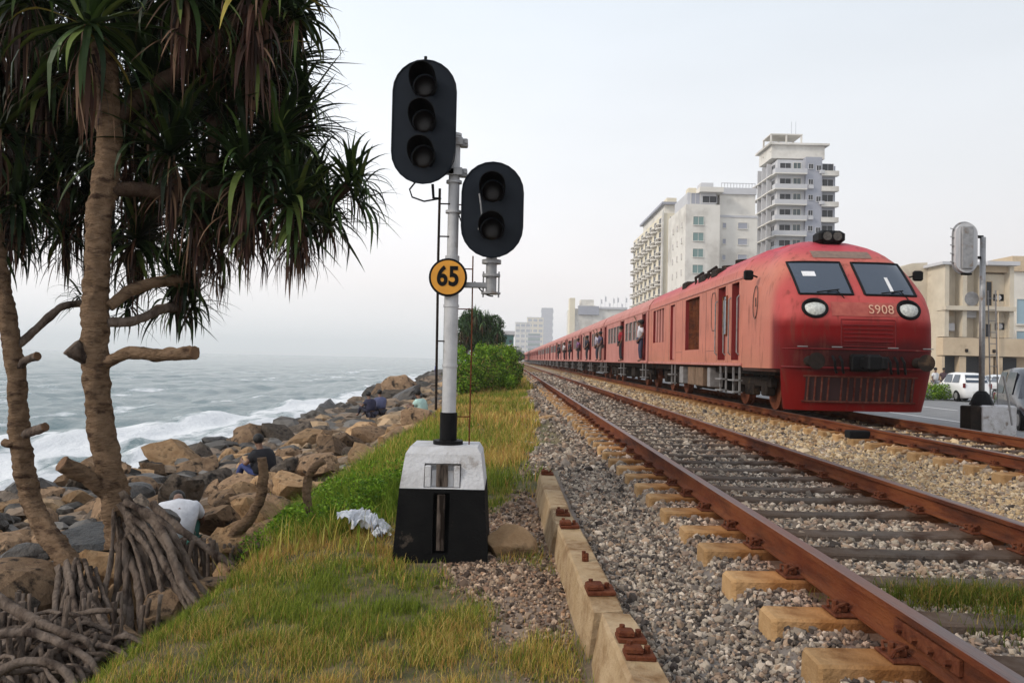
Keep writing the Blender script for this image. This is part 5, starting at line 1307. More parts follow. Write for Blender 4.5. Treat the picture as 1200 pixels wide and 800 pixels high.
# roots and low stems ------------------------------------------------------
def stem(name, ctrl, r0, r1, label, cat, mt='root', side=()):
    loc = ctrl[0]; t = thing(name, label, cat, loc)
    limb(t, 'stem', ctrl, r0, r1, mt, 10, .4, 10, rings=True)
    for (c, a, b) in side: limb(t, 'root', c, a, b, 'root', 7, .6, 5)
    return t
def down(px, py, Y, dx, n, spread, r=.02, ln=70):
    out_ = []; n = int(n*1.5); r = r*.62
    for i in range(n):
        a = P(px+dx*i/n, py+rr_.uniform(-4, 4), Y+rr_.uniform(-.05, .05)); b = P(px+dx*i/n+rr_.uniform(-spread, spread), py+ln, Y+rr_.uniform(-.15, .15)); b.z = gzf(b.x, b.y)-.04
        out_.append(([a, a.lerp(b, .5)+Vector((rr_.uniform(-.02, .02), 0, .02)), b], r*rr_.uniform(.7, 1.3), r*rr_.uniform(.6, 1.1)))
    return out_
stem('bare_pandanus', [P(262, 640, 7.2), P(278, 622, 7.2), P(296, 602, 7.2), P(306, 580, 7.2), P(308, 556, 7.2), P(307, 536, 7.2)], .055, .042, 'thick bare stem curving upward like a hook beside the rocks', 'stem', 'bark', down(236, 640, 7.1, 45, 12, 16, .022, 70))
stem('bare_pandanus', [P(398, 634, 7.4), P(380, 622, 7.4), P(364, 605, 7.4), P(360, 582, 7.4), P(361, 560, 7.4), P(370, 546, 7.4), P(380, 540, 7.4)], .045, .030, 'thin crooked bare stem standing in the green grass', 'stem', 'bark', down(345, 632, 7.3, 50, 8, 10, .012, 26))
stem('fallen_branch', [P(178, 590, 7.0), P(205, 615, 6.9), P(240, 640, 6.8), P(275, 665, 6.7)], .035, .028, 'long dark branch leaning down over the roots in front of the crouching person', 'branch', 'root', down(186, 634, 6.8, 70, 14, 12, .028, 80))
stem('fallen_branch', [P(270, 666, 6.6), P(285, 672, 6.5), P(312, 668, 6.4)], .026, .016, 'short pale branch lying at the edge of the dry grass', 'branch', 'bark')
stem('fallen_branch', [P(300, 640, 7.2), P(340, 636, 7.2), P(378, 634, 7.3)], .028, .03, 'grey fallen branch lying along the top of the grass bank', 'branch', 'root', down(308, 640, 7.1, 60, 9, 6, .012, 24))
def beam(ctrl, r0, r1, label): stem('exposed_root', ctrl, r0*.45, r1*.42, label, 'root', 'root')
beam([P(-20, 690, 4.7), P(20, 715, 4.6), P(60, 735, 4.5), P(110, 755, 4.4), P(150, 790, 4.3)], .07, .04, 'thick grey root sweeping from the left edge down to the corner')
beam([P(-20, 745, 4.3), P(40, 742, 4.3), P(100, 770, 4.2), P(120, 800, 4.1)], .055, .04, 'gnarled root crossing the bottom left corner')
beam([P(100, 760, 4.6), P(150, 768, 4.6), P(190, 762, 4.7), P(205, 748, 4.9)], .035, .03, 'thin twisted root ending at the dry grass')
beam([P(60, 720, 4.9), P(90, 750, 4.8), P(160, 775, 4.5), P(175, 800, 4.3)], .04, .03, 'root running down beside the fringe of stilt roots')
beam([P(-10, 790, 3.95), P(30, 775, 4.0), P(70, 782, 4.0), P(95, 815, 3.9)], .05, .045, 'lowest root bulging out of the bottom left corner')
for k, (px, py, ex, Y) in enumerate(((10, 735, 18, 4.4), (25, 745, 22, 4.35), (-2, 750, 0, 4.3), (60, 760, 50, 4.2))):
    a = P(px, py, Y); b = P(ex, 830, Y-.1); beam([a, a.lerp(b, .5), b], .035, .03, ['upright root at the left edge, second from it', 'upright root third from the left edge in the corner', 'upright root right on the left edge of the picture', 'upright root between the crossing roots in the corner'][k])
tg = thing('root_tangle', 'tangled mat of thin grey brown roots filling the bottom left corner', 'roots', P(60, 770, 4.5))
for i in range(64):
    x = rr_.uniform(-20, 150); y = rr_.uniform(715, 790) if x < 110 else rr_.uniform(745, 790); Y = 4.9-(y-715)/75*.7+rr_.uniform(-.15, .15)
    a = P(x, y, Y); d = Vector((rr_.uniform(-.2, .35), rr_.uniform(-.3, .1), rr_.uniform(-.16, .10))); b = a+d; c = b+Vector((rr_.uniform(-.1, .3), rr_.uniform(-.2, .1), -.12))
    limb(tg, 'root', [a-Vector((.12, 0, rr_.uniform(.02, .2))), a, b, c], rr_.uniform(.010, .026), rr_.uniform(.007, .014), 'root', 7, .9, 7)
for i in range(60):
    x = rr_.uniform(-5, 215); Y = rr_.uniform(4.4, 6.0); y0 = rr_.uniform(690, 740)
    a = P(x, y0, Y); b = a+Vector((rr_.uniform(-.06, .06), rr_.uniform(-.1, .05), 0)); b.z = gzf(b.x, b.y)-.04
    if a.x > -2.1 or b.z > a.z-.15: continue
    limb(tg, 'root', [a, a.lerp(b, .5)+Vector((rr_.uniform(-.03, .03), 0, 0)), b], rr_.uniform(.008, .018), rr_.uniform(.006, .014), 'root', 6, .9, 5)
# ------------------------------------------------------------------ bushes and trees by the line
def leafcloud(c, r, n, size, cols, seed, flat=.0, shellk=.55):
    g_ = np.random.default_rng(seed); d_ = g_.normal(size=(n, 3)); d_ /= np.linalg.norm(d_, axis=1)[:, None]
    rad = g_.uniform(shellk, 1.0, n)**.6; lump = 1+.28*(fbm(d_[:, 0]*2.2+seed, d_[:, 1]*2.2+d_[:, 2]*1.7, seed, 3)-.5)*2
    p = np.array(c)+d_*np.array(r)*(rad*lump)[:, None]
    a = g_.normal(size=(n, 3)); a /= np.linalg.norm(a, axis=1)[:, None]; b = np.cross(a, g_.normal(size=(n, 3))); b /= np.linalg.norm(b, axis=1)[:, None]
    s = size*g_.uniform(.6, 1.4, (n, 1)); V = np.stack([p-a*s, p+b*s*.5, p+a*s, p-b*s*.5], 1)
    F4 = np.arange(n*4).reshape(-1, 4); cl_ = np.array(cols)[g_.integers(0, len(cols), n)]*g_.uniform(.7, 1.3, (n, 1))
    return V.reshape(-1, 3), F4, np.repeat(cl_, 4, 0)
BG_ = [(.11, .22, .018), (.17, .30, .022), (.06, .13, .014), (.22, .34, .03)]
t = thing('bush', 'bright green leafy bush growing beside the line below the dark tree', 'bush', (-1.3, 38, -.45))
ps_ = []
for k, (px, py, Y, r) in enumerate([(546, 442, 33, .8), (563, 438, 35, 1.0), (584, 430, 37, 1.15), (596, 440, 36, .7), (574, 422, 39, .9), (590, 418, 40, .75), (549, 453, 32, .5), (602, 434, 40, .5), (537, 438, 34, .6)]):
    q = P(px, py, Y); ps_.append(leafcloud(q, (r, r*1.1, r*.85), 3000, .055, BG_+[(.20, .17, .05), (.04, .08, .012)], 100+k, shellk=.3))
for k in range(22):
    q = P(rr_.uniform(536, 602), rr_.uniform(408, 450), rr_.uniform(33, 38)); ps_.append(leafcloud(q, (.28, .28, .36), 330, .055, BG_, 150+k, shellk=.1))
o = obj('leaves', join(ps_, 'leaves', M['foliage']), t); o['kind'] = 'stuff'
for k in range(5):
    a = Vector((-1.3+rr_.uniform(-1, 1), 37+rr_.uniform(-1, 1), -.5)); limb(t, 'stem', [a, a+Vector((0, 0, .5)), a+Vector((rr_.uniform(-.4, .4), 0, 1.1))], .04, .02, 'root', 6)
t = thing('pandanus_tree', 'dark rounded pandanus tree behind the bright bush, hanging over the rocks', 'tree', (-2.6, 62, -.5))
cr = Crown(); sv_ = GC.copy()
GC[:] = np.array([(.05, .10, .035), (.07, .13, .04), (.04, .08, .03), (.09, .15, .05), (.03, .06, .025), (.05, .09, .04)])
g2 = np.random.default_rng(9)
for k in range(42):
    a = g2.uniform(0, PI); rad = g2.uniform(.25, 1)**.6
    q = P(562+rad*24*math.cos(a)*1.0, 400-rad*32*math.sin(a), 60+g2.uniform(-1.6, 1.6)); rosette(cr, q, .95, 34, 22, (0, 0), 1.0, 0, 1.4)
for k in range(12):
    q = P(542+g2.uniform(0, 42), 402+g2.uniform(-4, 8), 60+g2.uniform(-1, 1)); rosette(cr, q, .95, 10, 34, (0, 0), .6, 0, 1.6)
crown_build(cr, t); GC[:] = sv_
ps_ = [leafcloud(P(562+g2.uniform(-18, 18), 385+g2.uniform(-14, 16), 60+g2.uniform(-.8, .8)), (.9, .9, .8), 2200, .07, [(.04, .09, .03), (.06, .12, .035), (.025, .055, .02)], 400+k) for k in range(11)]
o = obj('leaves', join(ps_, 'leaves', M['foliage']), t); o['kind'] = 'stuff'
for k in range(6):
    b_ = Vector((-2.6+(k-2.5)*.35, 61.0+(k % 3)*.6, -.6)); limb(t, 'trunk', [b_, b_+Vector((.05*(k-2.5), 0, 1.5)), b_+Vector((.25*(k-2.5), 0, 3.0))], .11, .07, 'bark', 8)
def far_tree(px, Y, r, h, label, seed, cols=None):
    b_ = P(px, 425, Y); b_.z = -.5; t = thing('tree', label, 'tree', b_)
    ps = [leafcloud((b_.x+rr_.uniform(-r, r)*.7, Y+rr_.uniform(-1, 1), -.5+h*rr_.uniform(.45, .85)), (r*.6, r*.6, h*.22), 700, .16, cols or [(.05, .09, .03), (.04, .07, .025), (.07, .11, .04)], seed+k) for k in range(5)]
    o = obj('leaves', join(ps, 'leaves', M['foliage']), t); o['kind'] = 'stuff'
    limb(t, 'trunk', [b_, b_+Vector((.1, 0, h*.3)), b_+Vector((0, 0, h*.7))], .2, .1, 'bark', 8)
far_tree(597, 150, 2.6, 4.2, 'small hazy tree behind the bright bush where the line vanishes', 300)
far_tree(607, 330, 5, 7, 'pale distant tree at the end of the train', 310)
t = thing('hedge', 'green hedge strip on the far kerb between the train nose and the white hatchback', 'hedge', P(1098, 460, 42))
q = P(1090, 455, 42); o = obj('leaves', join([leafcloud((q.x+dx_, 42, -.2), (.8, .5, .45), 1500, .05, BG_, 330+k) for k, dx_ in enumerate((-2.0, -1, 0, .75))], 'leaves', M['foliage']), t); o['kind'] = 'stuff'
ps_ = []
for k in range(60):
    x = rr_.uniform(-2.5, -.9); y = rr_.uniform(6.9, 10.5)
    if x > -1.2 and y < 7.6: continue
    ps_.append(leafcloud((x, y, gzf(x, y)+.10), (.16, .16, .15), 260, .018, BG_, 500+k))
t = thing('leafy_herbs', 'low leafy bright green plants on the bank left of the signal base', 'plants', (-1.7, 8.5, -.6)); o = obj('leaves', join(ps_, 'leaves', M['foliage']), t); o['kind'] = 'stuff'
# scattered gravel kerb blocks in the mid distance, dry stone edging
for k, (px, py) in enumerate([(612, 462), (618, 472), (624, 481), (632, 490), (640, 496)]):
    Y = (F*1.45)/(py-421); q = P(px, py, Y); o = inst('kerb_stone', SLM[0], None, (0, 0, 0)); bpy.data.objects.remove(o)
    o = inst('kerb_stone', rmesh((k*3) % 12, 'tan'), None, (q.x, Y, gzf(q.x, Y)+.02), (0, 0, k), (.11, .22, .12))
    tag(o, ['farthest pale stone of the short row edging the grass strip', 'second farthest pale stone edging the grass strip', 'middle pale stone of the row edging the grass strip', 'second nearest pale stone edging the grass strip', 'nearest pale stone of the short row edging the grass strip'][k], 'stone', 'stones edging the grass strip')

# ------------------------------------------------------------------ people on the shore
def ground_person(px, Y, z=None, **k):
    q = P(px, 430, Y); return person(loc=(q.x, Y, gzf(q.x, Y) if z is None else z), **k)
ground_person(216, 8.8, z=-1.33, label='person in a white shirt and dark green trousers crouching with back turned behind the roots', rz=R(26), pose='crouch', shirt=(.66, .67, .72), pants=(.02, .09, .07), fat=.90)
hb = P(500, 497, 24.1); tag(inst('boulder', rmesh(3, 'brown'), None, (hb.x, 24.3, -1.05), (0, .2, 1), (.62, .6, .42)), 'brown boulder that the person in pale green sits on', 'boulder')
ground_person(497, 24, z=-.84, label='person in a pale green shirt seated on the rocks by the signal pole', rz=R(60), pose='sit', shirt=(.42, .60, .55), pants=(.04, .04, .07), fat=1.2)
ground_person(437, 29, z=-1.15, label='person in dark clothes sitting on the rocks, left of a seated pair', rz=R(50), pose='sit', shirt=(.03, .03, .06), pants=(.03, .03, .05), fat=1.2)
ground_person(448, 29.5, z=-1.1, label='person in a dark blue shirt sitting on the rocks, right of a seated pair', rz=R(30), pose='sit', shirt=(.10, .11, .20), pants=(.03, .03, .04), fat=1.2)
ground_person(315, 14.6, z=-1.34, label='person in black hunched among the boulders facing the sea', rz=R(60), pose='sit', shirt=(.012, .012, .016), pants=(.05, .07, .20), fat=1.35)
ground_person(511, 92, z=-1.3, label='person in blue standing on the rocks far along the shore', rz=R(100), pose='stand', shirt=(.10, .12, .42), pants=(.10, .10, .30))

# ------------------------------------------------------------------ right hand signal seen from behind
YR = 18.2; rb = P(1150, 498, YR); RX = rb.x; RZ = gzf(RX, YR)-.02
s2_ = thing('railway_signal', 'grey railway signal seen from behind on a striped block at the right', 'railway signal', (RX, YR, RZ))
zc = P(1150, 466, YR).z
q = MB(); x0 = P(1129, 498, YR).x; x1 = P(1142, 498, YR).x; x2 = P(1182, 498, YR).x
q.box(x1+.003, x2, YR-.3, YR+.2, RZ, P(1150, 474, YR).z, bev=.03); b_ = q.build('base_block', M['whitebase'], s2_)
q = MB(); q.box(x0, x1, YR-.27, YR+.15, RZ, P(1130, 475, YR).z, bev=.02); q.build('black_painted_end', M['chassis'], s2_)
q = MB(); q.tube([(RX, YR, P(1150, 474, YR).z-.01), (RX, YR, P(1150, 462, YR).z), (RX, YR, P(1150, 458, YR).z)], [.26, .16, .09], 14); q.build('pole_foot', M['black'], s2_)
q = MB(); q.cyl((RX, YR, zc), (RX, YR, P(1150, 278, YR).z), .062, 16); q.cyl((RX-.055, YR-.08, P(1150, 440, YR).z), (RX-.055, YR-.08, P(1150, 340, YR).z), .02, 8); q.build('pole', M['galv'], s2_, True)
cR = P(1130, 291, YR-.05); signal_head(s2_, cR, .56, 1.22, [.35, 0, -.35], .11, M['galv'], back=-1)
q = MB(); s = stadium(.50, 1.14); q.prism([(cR.x+x, cR.z+z) for x, z in s], 'y', cR.y-.10, cR.y-.008)
for x in (-.16, 0, .15): q.box(cR.x+x-.006, cR.x+x+.006, cR.y-.112, cR.y-.099, cR.z-.45, cR.z+.42)
q.build('back_cover', mat('pale sheet metal', (.52, .52, .53), (.42, .42, .43), 4, .6, .1, c3=(.30, .28, .26), s3=5, t3=(.6, .74), stretch=(1, 1, .4)), s2_)
q = MB(); q.box(cR.x-.08, cR.x+.12, cR.y-.12, cR.y, cR.z-.62, cR.z-.575, bev=.01)
for z in (.28, -.2): q.box(cR.x, RX, YR-.03, YR+.03, cR.z+z-.03, cR.z+z+.03)
q.build('bracket', M['black'], s2_)
for k in range(5):
    m2 = MB(); z = cR.z+.42-k*.19; m2.tube([(cR.x-.24, cR.y-.03, z), (cR.x-.34, cR.y-.03, z+.03)], .012, 5); m2.build('foot_peg', M['galv'], s2_)
q = MB(); dp_ = P(1139, 350, YR+.07); q.cyl((dp_.x, dp_.y, dp_.z), (dp_.x, dp_.y+.012, dp_.z), .165, 24); q.build('speed_plate', M['galv'], s2_)
q = MB(); lx = P(1164, 400, YR).x
for dx_ in (0, .17):
    q.cyl((lx+dx_, YR+.05, RZ), (lx+dx_-.10, YR+.05, P(1160, 340, YR).z), .014, 6)
for k in range(12): z = RZ+.3+k*.26; q.cyl((lx-.10*k/13, YR+.05, z), (lx+.17-.10*k/13, YR+.05, z), .009, 5)
q.build('ladder', M['steel_grey'], s2_)
q = MB(); q.tube([P(1186, 498, YR-.6), P(1182, 470, YR-.6), P(1176, 440, YR-.6)], .022, 6); o = q.build('leaning_post', M['galv']); tag(o, 'thin grey post leaning in front of the dark vehicle', 'post')
# black box between the tracks
q = P(1005, 512, 13.2); tb_ = thing('trackside_box', 'small black steel box on a stem between the two tracks', 'trackside box', (q.x, 13.2, -.30))
mb = MB(); mb.box(q.x-.17, q.x+.17, 13.1, 13.32, -.16, -.03, bev=.015); mb.build('box_head', M['black'], tb_)
mb = MB(); mb.box(q.x-.08, q.x+.08, 13.15, 13.27, -.34, -.161, tx=-.02); mb.build('stem', M['black'], tb_)

# ------------------------------------------------------------------ road vehicles
def car(loc, rz, paint, label, cat, L_=3.6, Wd=1.5, H=1.5, suv=False):
    t = thing('parked_car', label, cat, loc, rz); pm = mat('car paint '+label[:10], paint, rough=.25, spec=.6, coat=.6)
    # stations along the length: (y, sill z, belt z, roof z, half width low, half width roof)
    k = H/1.5; st = [(-.5, .35, .62, .64, .80, .74), (-.485, .22, .78, .80, .92, .82), (-.44, .20, .90, 1.18*k, .97, .74), (-.36, .18, .92, 1.44*k, 1.0, .76), (-.1, .18, .93, 1.5*k, 1.0, .78), (.08, .18, .92, 1.46*k, 1.0, .76), (.17, .18, .90, 1.28*k, 1.0, .74), (.27, .18, .88, .92, 1.0, .90), (.40, .20, .80, .84, .97, .84), (.48, .25, .62, .66, .88, .74), (.5, .35, .50, .52, .80, .70)]
    V = []; hw = Wd/2
    for (y, sz, bz, rz_, wl, wr) in st:
        y *= L_
        V += [(-wl*hw*.9, y, sz), (-wl*hw, y, (sz+bz)/2), (-wl*hw*.97, y, bz), (-wr*hw, y, rz_-.04), (-wr*hw*.8, y, rz_), (wr*hw*.8, y, rz_), (wr*hw, y, rz_-.04), (wl*hw*.97, y, bz), (wl*hw, y, (sz+bz)/2), (wl*hw*.9, y, sz)]
    Fs = []; n = 10
    for i in range(len(st)-1):
        for j in range(n): Fs.append((i*n+j, i*n+(j+1) % n, (i+1)*n+(j+1) % n, (i+1)*n+j))
    Fs += [tuple(range(n)), tuple((len(st)-1)*n+j for j in range(n))]
    mb = MB(); mb.add(V, Fs); obj('body', mb.mesh('body', pm, True), t, local=True)
    def q4(name, pts, mt, off=(0, 0, 0), nn=1):
        m2 = MB(); m2.add([tuple(a+b for a, b in zip(p, off)) for p in pts], [(0, 1, 2, 3)]); m2.add([tuple(a+b*.1 for a, b in zip(p, off)) for p in pts], [(3, 2, 1, 0)]); obj(name, m2.mesh(name, mt), t, local=True)
    for s in (-1, 1):
        for (ya, yb) in ((-.36, -.15), (-.125, .12)):
            za = .97; zt_ = 1.38*k; q4('side_window', [(s*hw*.97, ya*L_, za), (s*hw*.97, yb*L_, za), (s*hw*.80, (yb-.02)*L_, zt_), (s*hw*.80, (ya+.02)*L_, zt_)], M['glass'], (s*.012, 0, 0))
        for y in (-.30, .31):
            m2 = MB(); m2.cyl((s*(hw-.17), y*L_, .29), (s*(hw+.01), y*L_, .29), .29, 20); o = obj('wheel', m2.mesh('wheel', M['black']), t, local=True)
            m3 = MB(); m3.cyl((s*(hw+.008), y*L_, .29), (s*(hw+.02), y*L_, .29), .17, 14); o2 = obj('hub_cap', m3.mesh('hub_cap', M['galv']), None); o2.parent = o
    q4('windscreen', [(-hw*.80, .262*L_, .94), (hw*.80, .262*L_, .94), (hw*.68, .175*L_, 1.26*k), (-hw*.68, .175*L_, 1.26*k)], M['glass'], (0, .05, .05))
    q4('rear_window', [(-hw*.72, -.452*L_, .98), (hw*.72, -.452*L_, .98), (hw*.64, -.38*L_, 1.36*k), (-hw*.64, -.38*L_, 1.36*k)], M['glass'], (0, -.06, .02))
    for s in (-1, 1):
        m2 = MB(); m2.sphere((s*hw*.72, .478*L_, .66), .10, 10, 6, sy=.5, sz=.7); obj('headlight', m2.mesh('headlight', M['lamp_glass'], True), t, local=True)
        m2 = MB(); m2.box(s*hw*.86-.05, s*hw*.86+.05, -.492*L_-.03, -.47*L_, .72, .95, bev=.01); obj('tail_light', m2.mesh('tail_light', M['doorred']), t, local=True)
    m2 = MB(); m2.box(-.25, .25, -.5*L_-.015, -.5*L_, .45, .56); obj('number_plate', m2.mesh('number_plate', M['white']), t, local=True)
    return t
def on_road(px, Y): q = P(px, 450, Y); return (q.x, Y, -.645)
car(on_road(1127, 42), R(-4), (.78, .78, .78), 'white hatchback parked beyond the right hand signal pole', 'car', 3.3, 1.5, 1.5)
car(on_road(1171, 47), R(-6), (.62, .64, .66), 'silver car half hidden behind the signal pole ladder', 'car', 3.9, 1.6, 1.4)
car(on_road(1222, 23), R(160), (.006, .008, .018), 'dark navy car cut off by the right edge of the photo', 'car', 4.2, 1.8, 1.75)
on_p = lambda px, Y, **k: person(loc=on_road(px, Y), **k)
on_p(1096, 47, label='person in white standing by the hedge left of the white hatchback', rz=R(200), pose='stand', shirt=(.7, .7, .72), pants=(.3, .3, .32), fingers=False)
on_p(1106, 50, label='person in dark clothes standing behind the white hatchback', rz=R(170), pose='stand', shirt=(.08, .05, .06), pants=(.03, .03, .04), fingers=False)
on_p(1180, 52, label='person in black standing between the silver car and the dark car', rz=R(150), pose='stand', shirt=(.04, .04, .05), pants=(.03, .03, .04), fingers=False)
on_p(1191, 50, label='person in grey standing behind the dark navy car', rz=R(180), pose='stand', shirt=(.15, .15, .17), pants=(.05, .05, .06), fingers=False)

# ------------------------------------------------------------------ buildings
def win_mesh(w_, h, glass, frame, t_=.10, mull=1):
    mb = MB(); a = .06*max(1, h/1.6)
    mb.box(-w_/2, w_/2, -.02, .03, 0, h, 1)
    mb.box(-w_/2-a, -w_/2, -t_, .03, -a, h+a, 0); mb.box(w_/2, w_/2+a, -t_, .03, -a, h+a, 0); mb.box(-w_/2, w_/2, -t_, .03, h, h+a, 0); mb.box(-w_/2-a, w_/2+a, -t_-.08, .03, -2*a, 0-.001, 0)
    for k in range(mull): x = -w_/2+w_*(k+1)/(mull+1); mb.box(x-.03, x+.03, -.05, -.021, 0, h, 0)
    return mb.mesh('window', [frame, glass])
def place(name, me, par, x, y, z, face):   # face 's' looks towards the camera (-Y), 'w' looks to the sea (-X)
    return inst(name, me, par, (x, y, z), (0, 0, 0 if face == 's' else R(-90)))
def box_part(par, name, mt, *b, bev=0):
    mb = MB(); mb.box(*b, bev=bev); return obj(name, mb.mesh(name, mt), par, local=True)
# A: grey tower with corner balconies
DA = 160; ax0 = P(912, 300, DA).x; ax1 = P(981, 300, DA).x; axm = P(944, 300, DA).x; axn = P(963, 300, DA).x
ztA = P(940, 186, DA).z; bA = thing('apartment_tower', 'tall grey apartment tower with corner balconies and a roof cage', 'tower block', (ax0, DA, -1)); zo = 1.0
TW = ax1-ax0; DP = 14.5; HT = ztA+zo; FH = 3.15
box_part(bA, 'wall', M['bg_lgrey'], 0, axm-ax0, 1.2, DP, 0, HT); box_part(bA, 'wall', M['bg_grey'], axm-ax0+.003, axn-ax0, .4, DP, 0, HT+.5); box_part(bA, 'wall', M['bg_grey'], axn-ax0+.003, TW, 1.4, DP, 0, HT-1)
wl = win_mesh(2.2, 2.1, M['bg_dark'], M['bg_lgrey'], .12, 1); ws_ = win_mesh(.9, 1.0, M['bg_dark'], M['bg_lgrey']); wd_ = win_mesh(1.5, 2.2, M['bg_glass'], M['bg_white'])
nf = int(HT/FH); slab = MB(); slab.box(-.9, axm-ax0+.1, -.2, 1.6, 0, .22); slab.box(-1.1, 0, 1.6, DP, 0, .22); slm = slab.mesh('balcony_slab', M['bg_white'])
rail_ = MB(); rail_.box(-.9, axm-ax0+.1, -.2, -.1, .22, 1.1); rail_.box(-.9, -.8, -.1, 1.6, .22, 1.1); rlm = rail_.mesh('balcony_wall', M['bg_lgrey'])
sl2 = MB(); sl2.box(axn-ax0-.1, TW+.3, .2, 1.5, 0, .22); sl2.box(axn-ax0-.1, TW+.3, .2, .3, .22, 1.0); sl2m = sl2.mesh('balcony_slab', M['bg_white'])
for k in range(nf):
    z = HT-FH*(k+1)
    if z < 8: break
    inst('balcony_slab', slm, bA, (0, 0, z)); inst('balcony_wall', rlm, bA, (0, 0, z)); inst('balcony_slab', sl2m, bA, (0, 0, z-.1))
    place('window', wl, bA, 1.6, 1.2, z+.35, 's'); place('window', wd_, bA, 4.0, 1.2, z+.35, 's')
    place('window', ws_, bA, axm-ax0+1.0, .4, z+1.2, 's')
    if k % 2 == 0: place('window', ws_, bA, axm-ax0+2.6, .4, z+.9, 's')
    place('window', wl, bA, (axn-ax0+TW)/2, 1.4, z+.4, 's')
    for y in (3.6, 6.6, 9.6, 12.6): place('window', wl if y != 6.6 else ws_, bA, 0, y, z+.4, 'w')
    if k % 1 == 0:
        for y in (5, 8.2, 11.2): box_part(bA, 'pier', M['bg_lgrey'], -.95, 0, y-.15, y+.15, z+.22, z+FH-.001)
pa, pb = P(908, 170, DA).x-ax0, P(944, 170, DA).x-ax0
box_part(bA, 'penthouse', M['bg_white'], pa, TW-2.0, 2, 10, HT+.003+.5, HT+3.2); box_part(bA, 'roof_slab', M['bg_white'], pa-.6, TW-1.2, 1.4, 11, HT+3.2+.003, HT+3.6)
zc0 = P(925, 176, DA).z+zo; zc1 = P(925, 154, DA).z+zo
cg = MB()
for x in (pa, (pa+pb)/2, pb):
    for y in (2.2, 7): cg.box(x-.15, x+.15, y, y+.3, HT+3.6, zc1)
for z in (zc0+.3, (zc0+zc1)/2, zc1): cg.box(pa-.2, pb+.2, 2.1, 7.4, z-.12, z+.12) if z == zc1 else [cg.box(pa-.2, pb+.2, y, y+.2, z-.12, z+.12) for y in (2.25, 7.05)]
obj('roof_cage', cg.mesh('roof_cage', M['bg_white']), bA, local=True)
box_part(bA, 'water_tank', M['bg_dark'], pa+.8, pb-.9, 3, 6, zc0-.5, zc0+1.6, bev=.2)
aer = MB()
for x in (pb-1.5, pb-.6): aer.cyl((x, 4, zc1), (x, 4, zc1+3.2), .04, 5)
obj('aerial', aer.mesh('aerial', M['bg_grey']), bA, local=True)
acm = MB(); acm.box(-.5, .5, -.45, 0, 0, .7, bev=.04); acm.cyl((0, -.46, .35), (0, -.45, .35), .26, 12); acm = acm.mesh('air_conditioner', M['bg_lgrey'])
for k in range(nf-3):
    z = HT-FH*(k+1)
    inst('air_conditioner', acm, bA, (axm-ax0+(1.0 if k % 2 else 3.2), .4, z+.25)); inst('air_conditioner', acm, bA, (2.9, 1.2, z+.25)) if k % 3 else None
# B: white hotel
DB = 145; bx0 = P(803, 300, DB).x; bx1 = P(890, 300, DB).x; zB = P(850, 246, DB).z; HB = zB+1; WB_ = bx1-bx0
bB = thing('white_hotel', 'plain white hotel block with green tinted windows between the cream block and the grey tower', 'hotel', (bx0, DB, -1))
box_part(bB, 'wall', M['bg_white'], 0, WB_*.46, 0, 16, 0, HB+.9); box_part(bB, 'wall', M['bg_white'], WB_*.46+.003, WB_, 1.5, 16, 0, HB-.5)
box_part(bB, 'upper_storey', M['bg_lgrey'], .4, WB_*.42, .8, 12, HB+.903, HB+3.2); box_part(bB, 'roof_slab', M['bg_white'], WB_*.18, WB_*.5, -.3, 12, HB+3.203, HB+4.1)
box_part(bB, 'upper_storey', M['bg_white'], WB_*.5, WB_*.99, 2.5, 14, HB-.497, HB+3.4); box_part(bB, 'parapet', M['bg_lgrey'], WB_*.5-.2, WB_, 2.2, 14, HB+3.403, HB+4.6)
box_part(bB, 'string_course', M['bg_lgrey'], WB_*.46+.1, WB_+.1, 1.38, 1.5, HB-1.1, HB-.7)
box_part(bB, 'roof_hut', M['bg_lgrey'], WB_*.25, WB_*.42, 3, 6, HB+4.103, HB+5.6); box_part(bB, 'water_tank', M['bg_cream'], 1, 2.6, 3, 5, HB+3.203, HB+4.6, bev=.1)
wg = win_mesh(1.9, 1.5, M['bg_gglass'], M['bg_white']); wg2 = win_mesh(1.7, 1.1, M['bg_grey'], M['bg_white'], mull=0); wg3 = win_mesh(.6, .9, M['bg_grey'], M['bg_white'], mull=0)
for k in range(11):
    z = HB-.9-2.95*(k+1)+1.0
    if z < 3: break
    place('window', wg, bB, WB_*.17, 0, z, 's'); place('window', wg2, bB, WB_*.80, 1.5, z-.3, 's'); place('window', wg3, bB, WB_*.55, 1.5, z-.2, 's')
    for y in (3, 7, 11): place('window', wg3, bB, 0, y, z, 'w')
pn_ = win_mesh(1.6, 2.0, M['bg_grey'], M['bg_white']); place('window', pn_, bB, WB_*.14, .8, HB+1.1, 's'); place('window', win_mesh(2.6, 1.2, M['bg_dark'], M['bg_lgrey']), bB, WB_*.33, .8, HB+1.4, 's')
rng_ = MB()
for k in range(12): x = WB_*.52+k*(WB_*.46)/11; rng_.box(x-.05, x+.05, 2.3, 2.4, HB+4.6, HB+5.5)
rng_.box(WB_*.52, WB_*.98, 2.3, 2.4, HB+5.4, HB+5.5); obj('roof_railing', rng_.mesh('roof_railing', M['bg_lgrey']), bB, local=True)
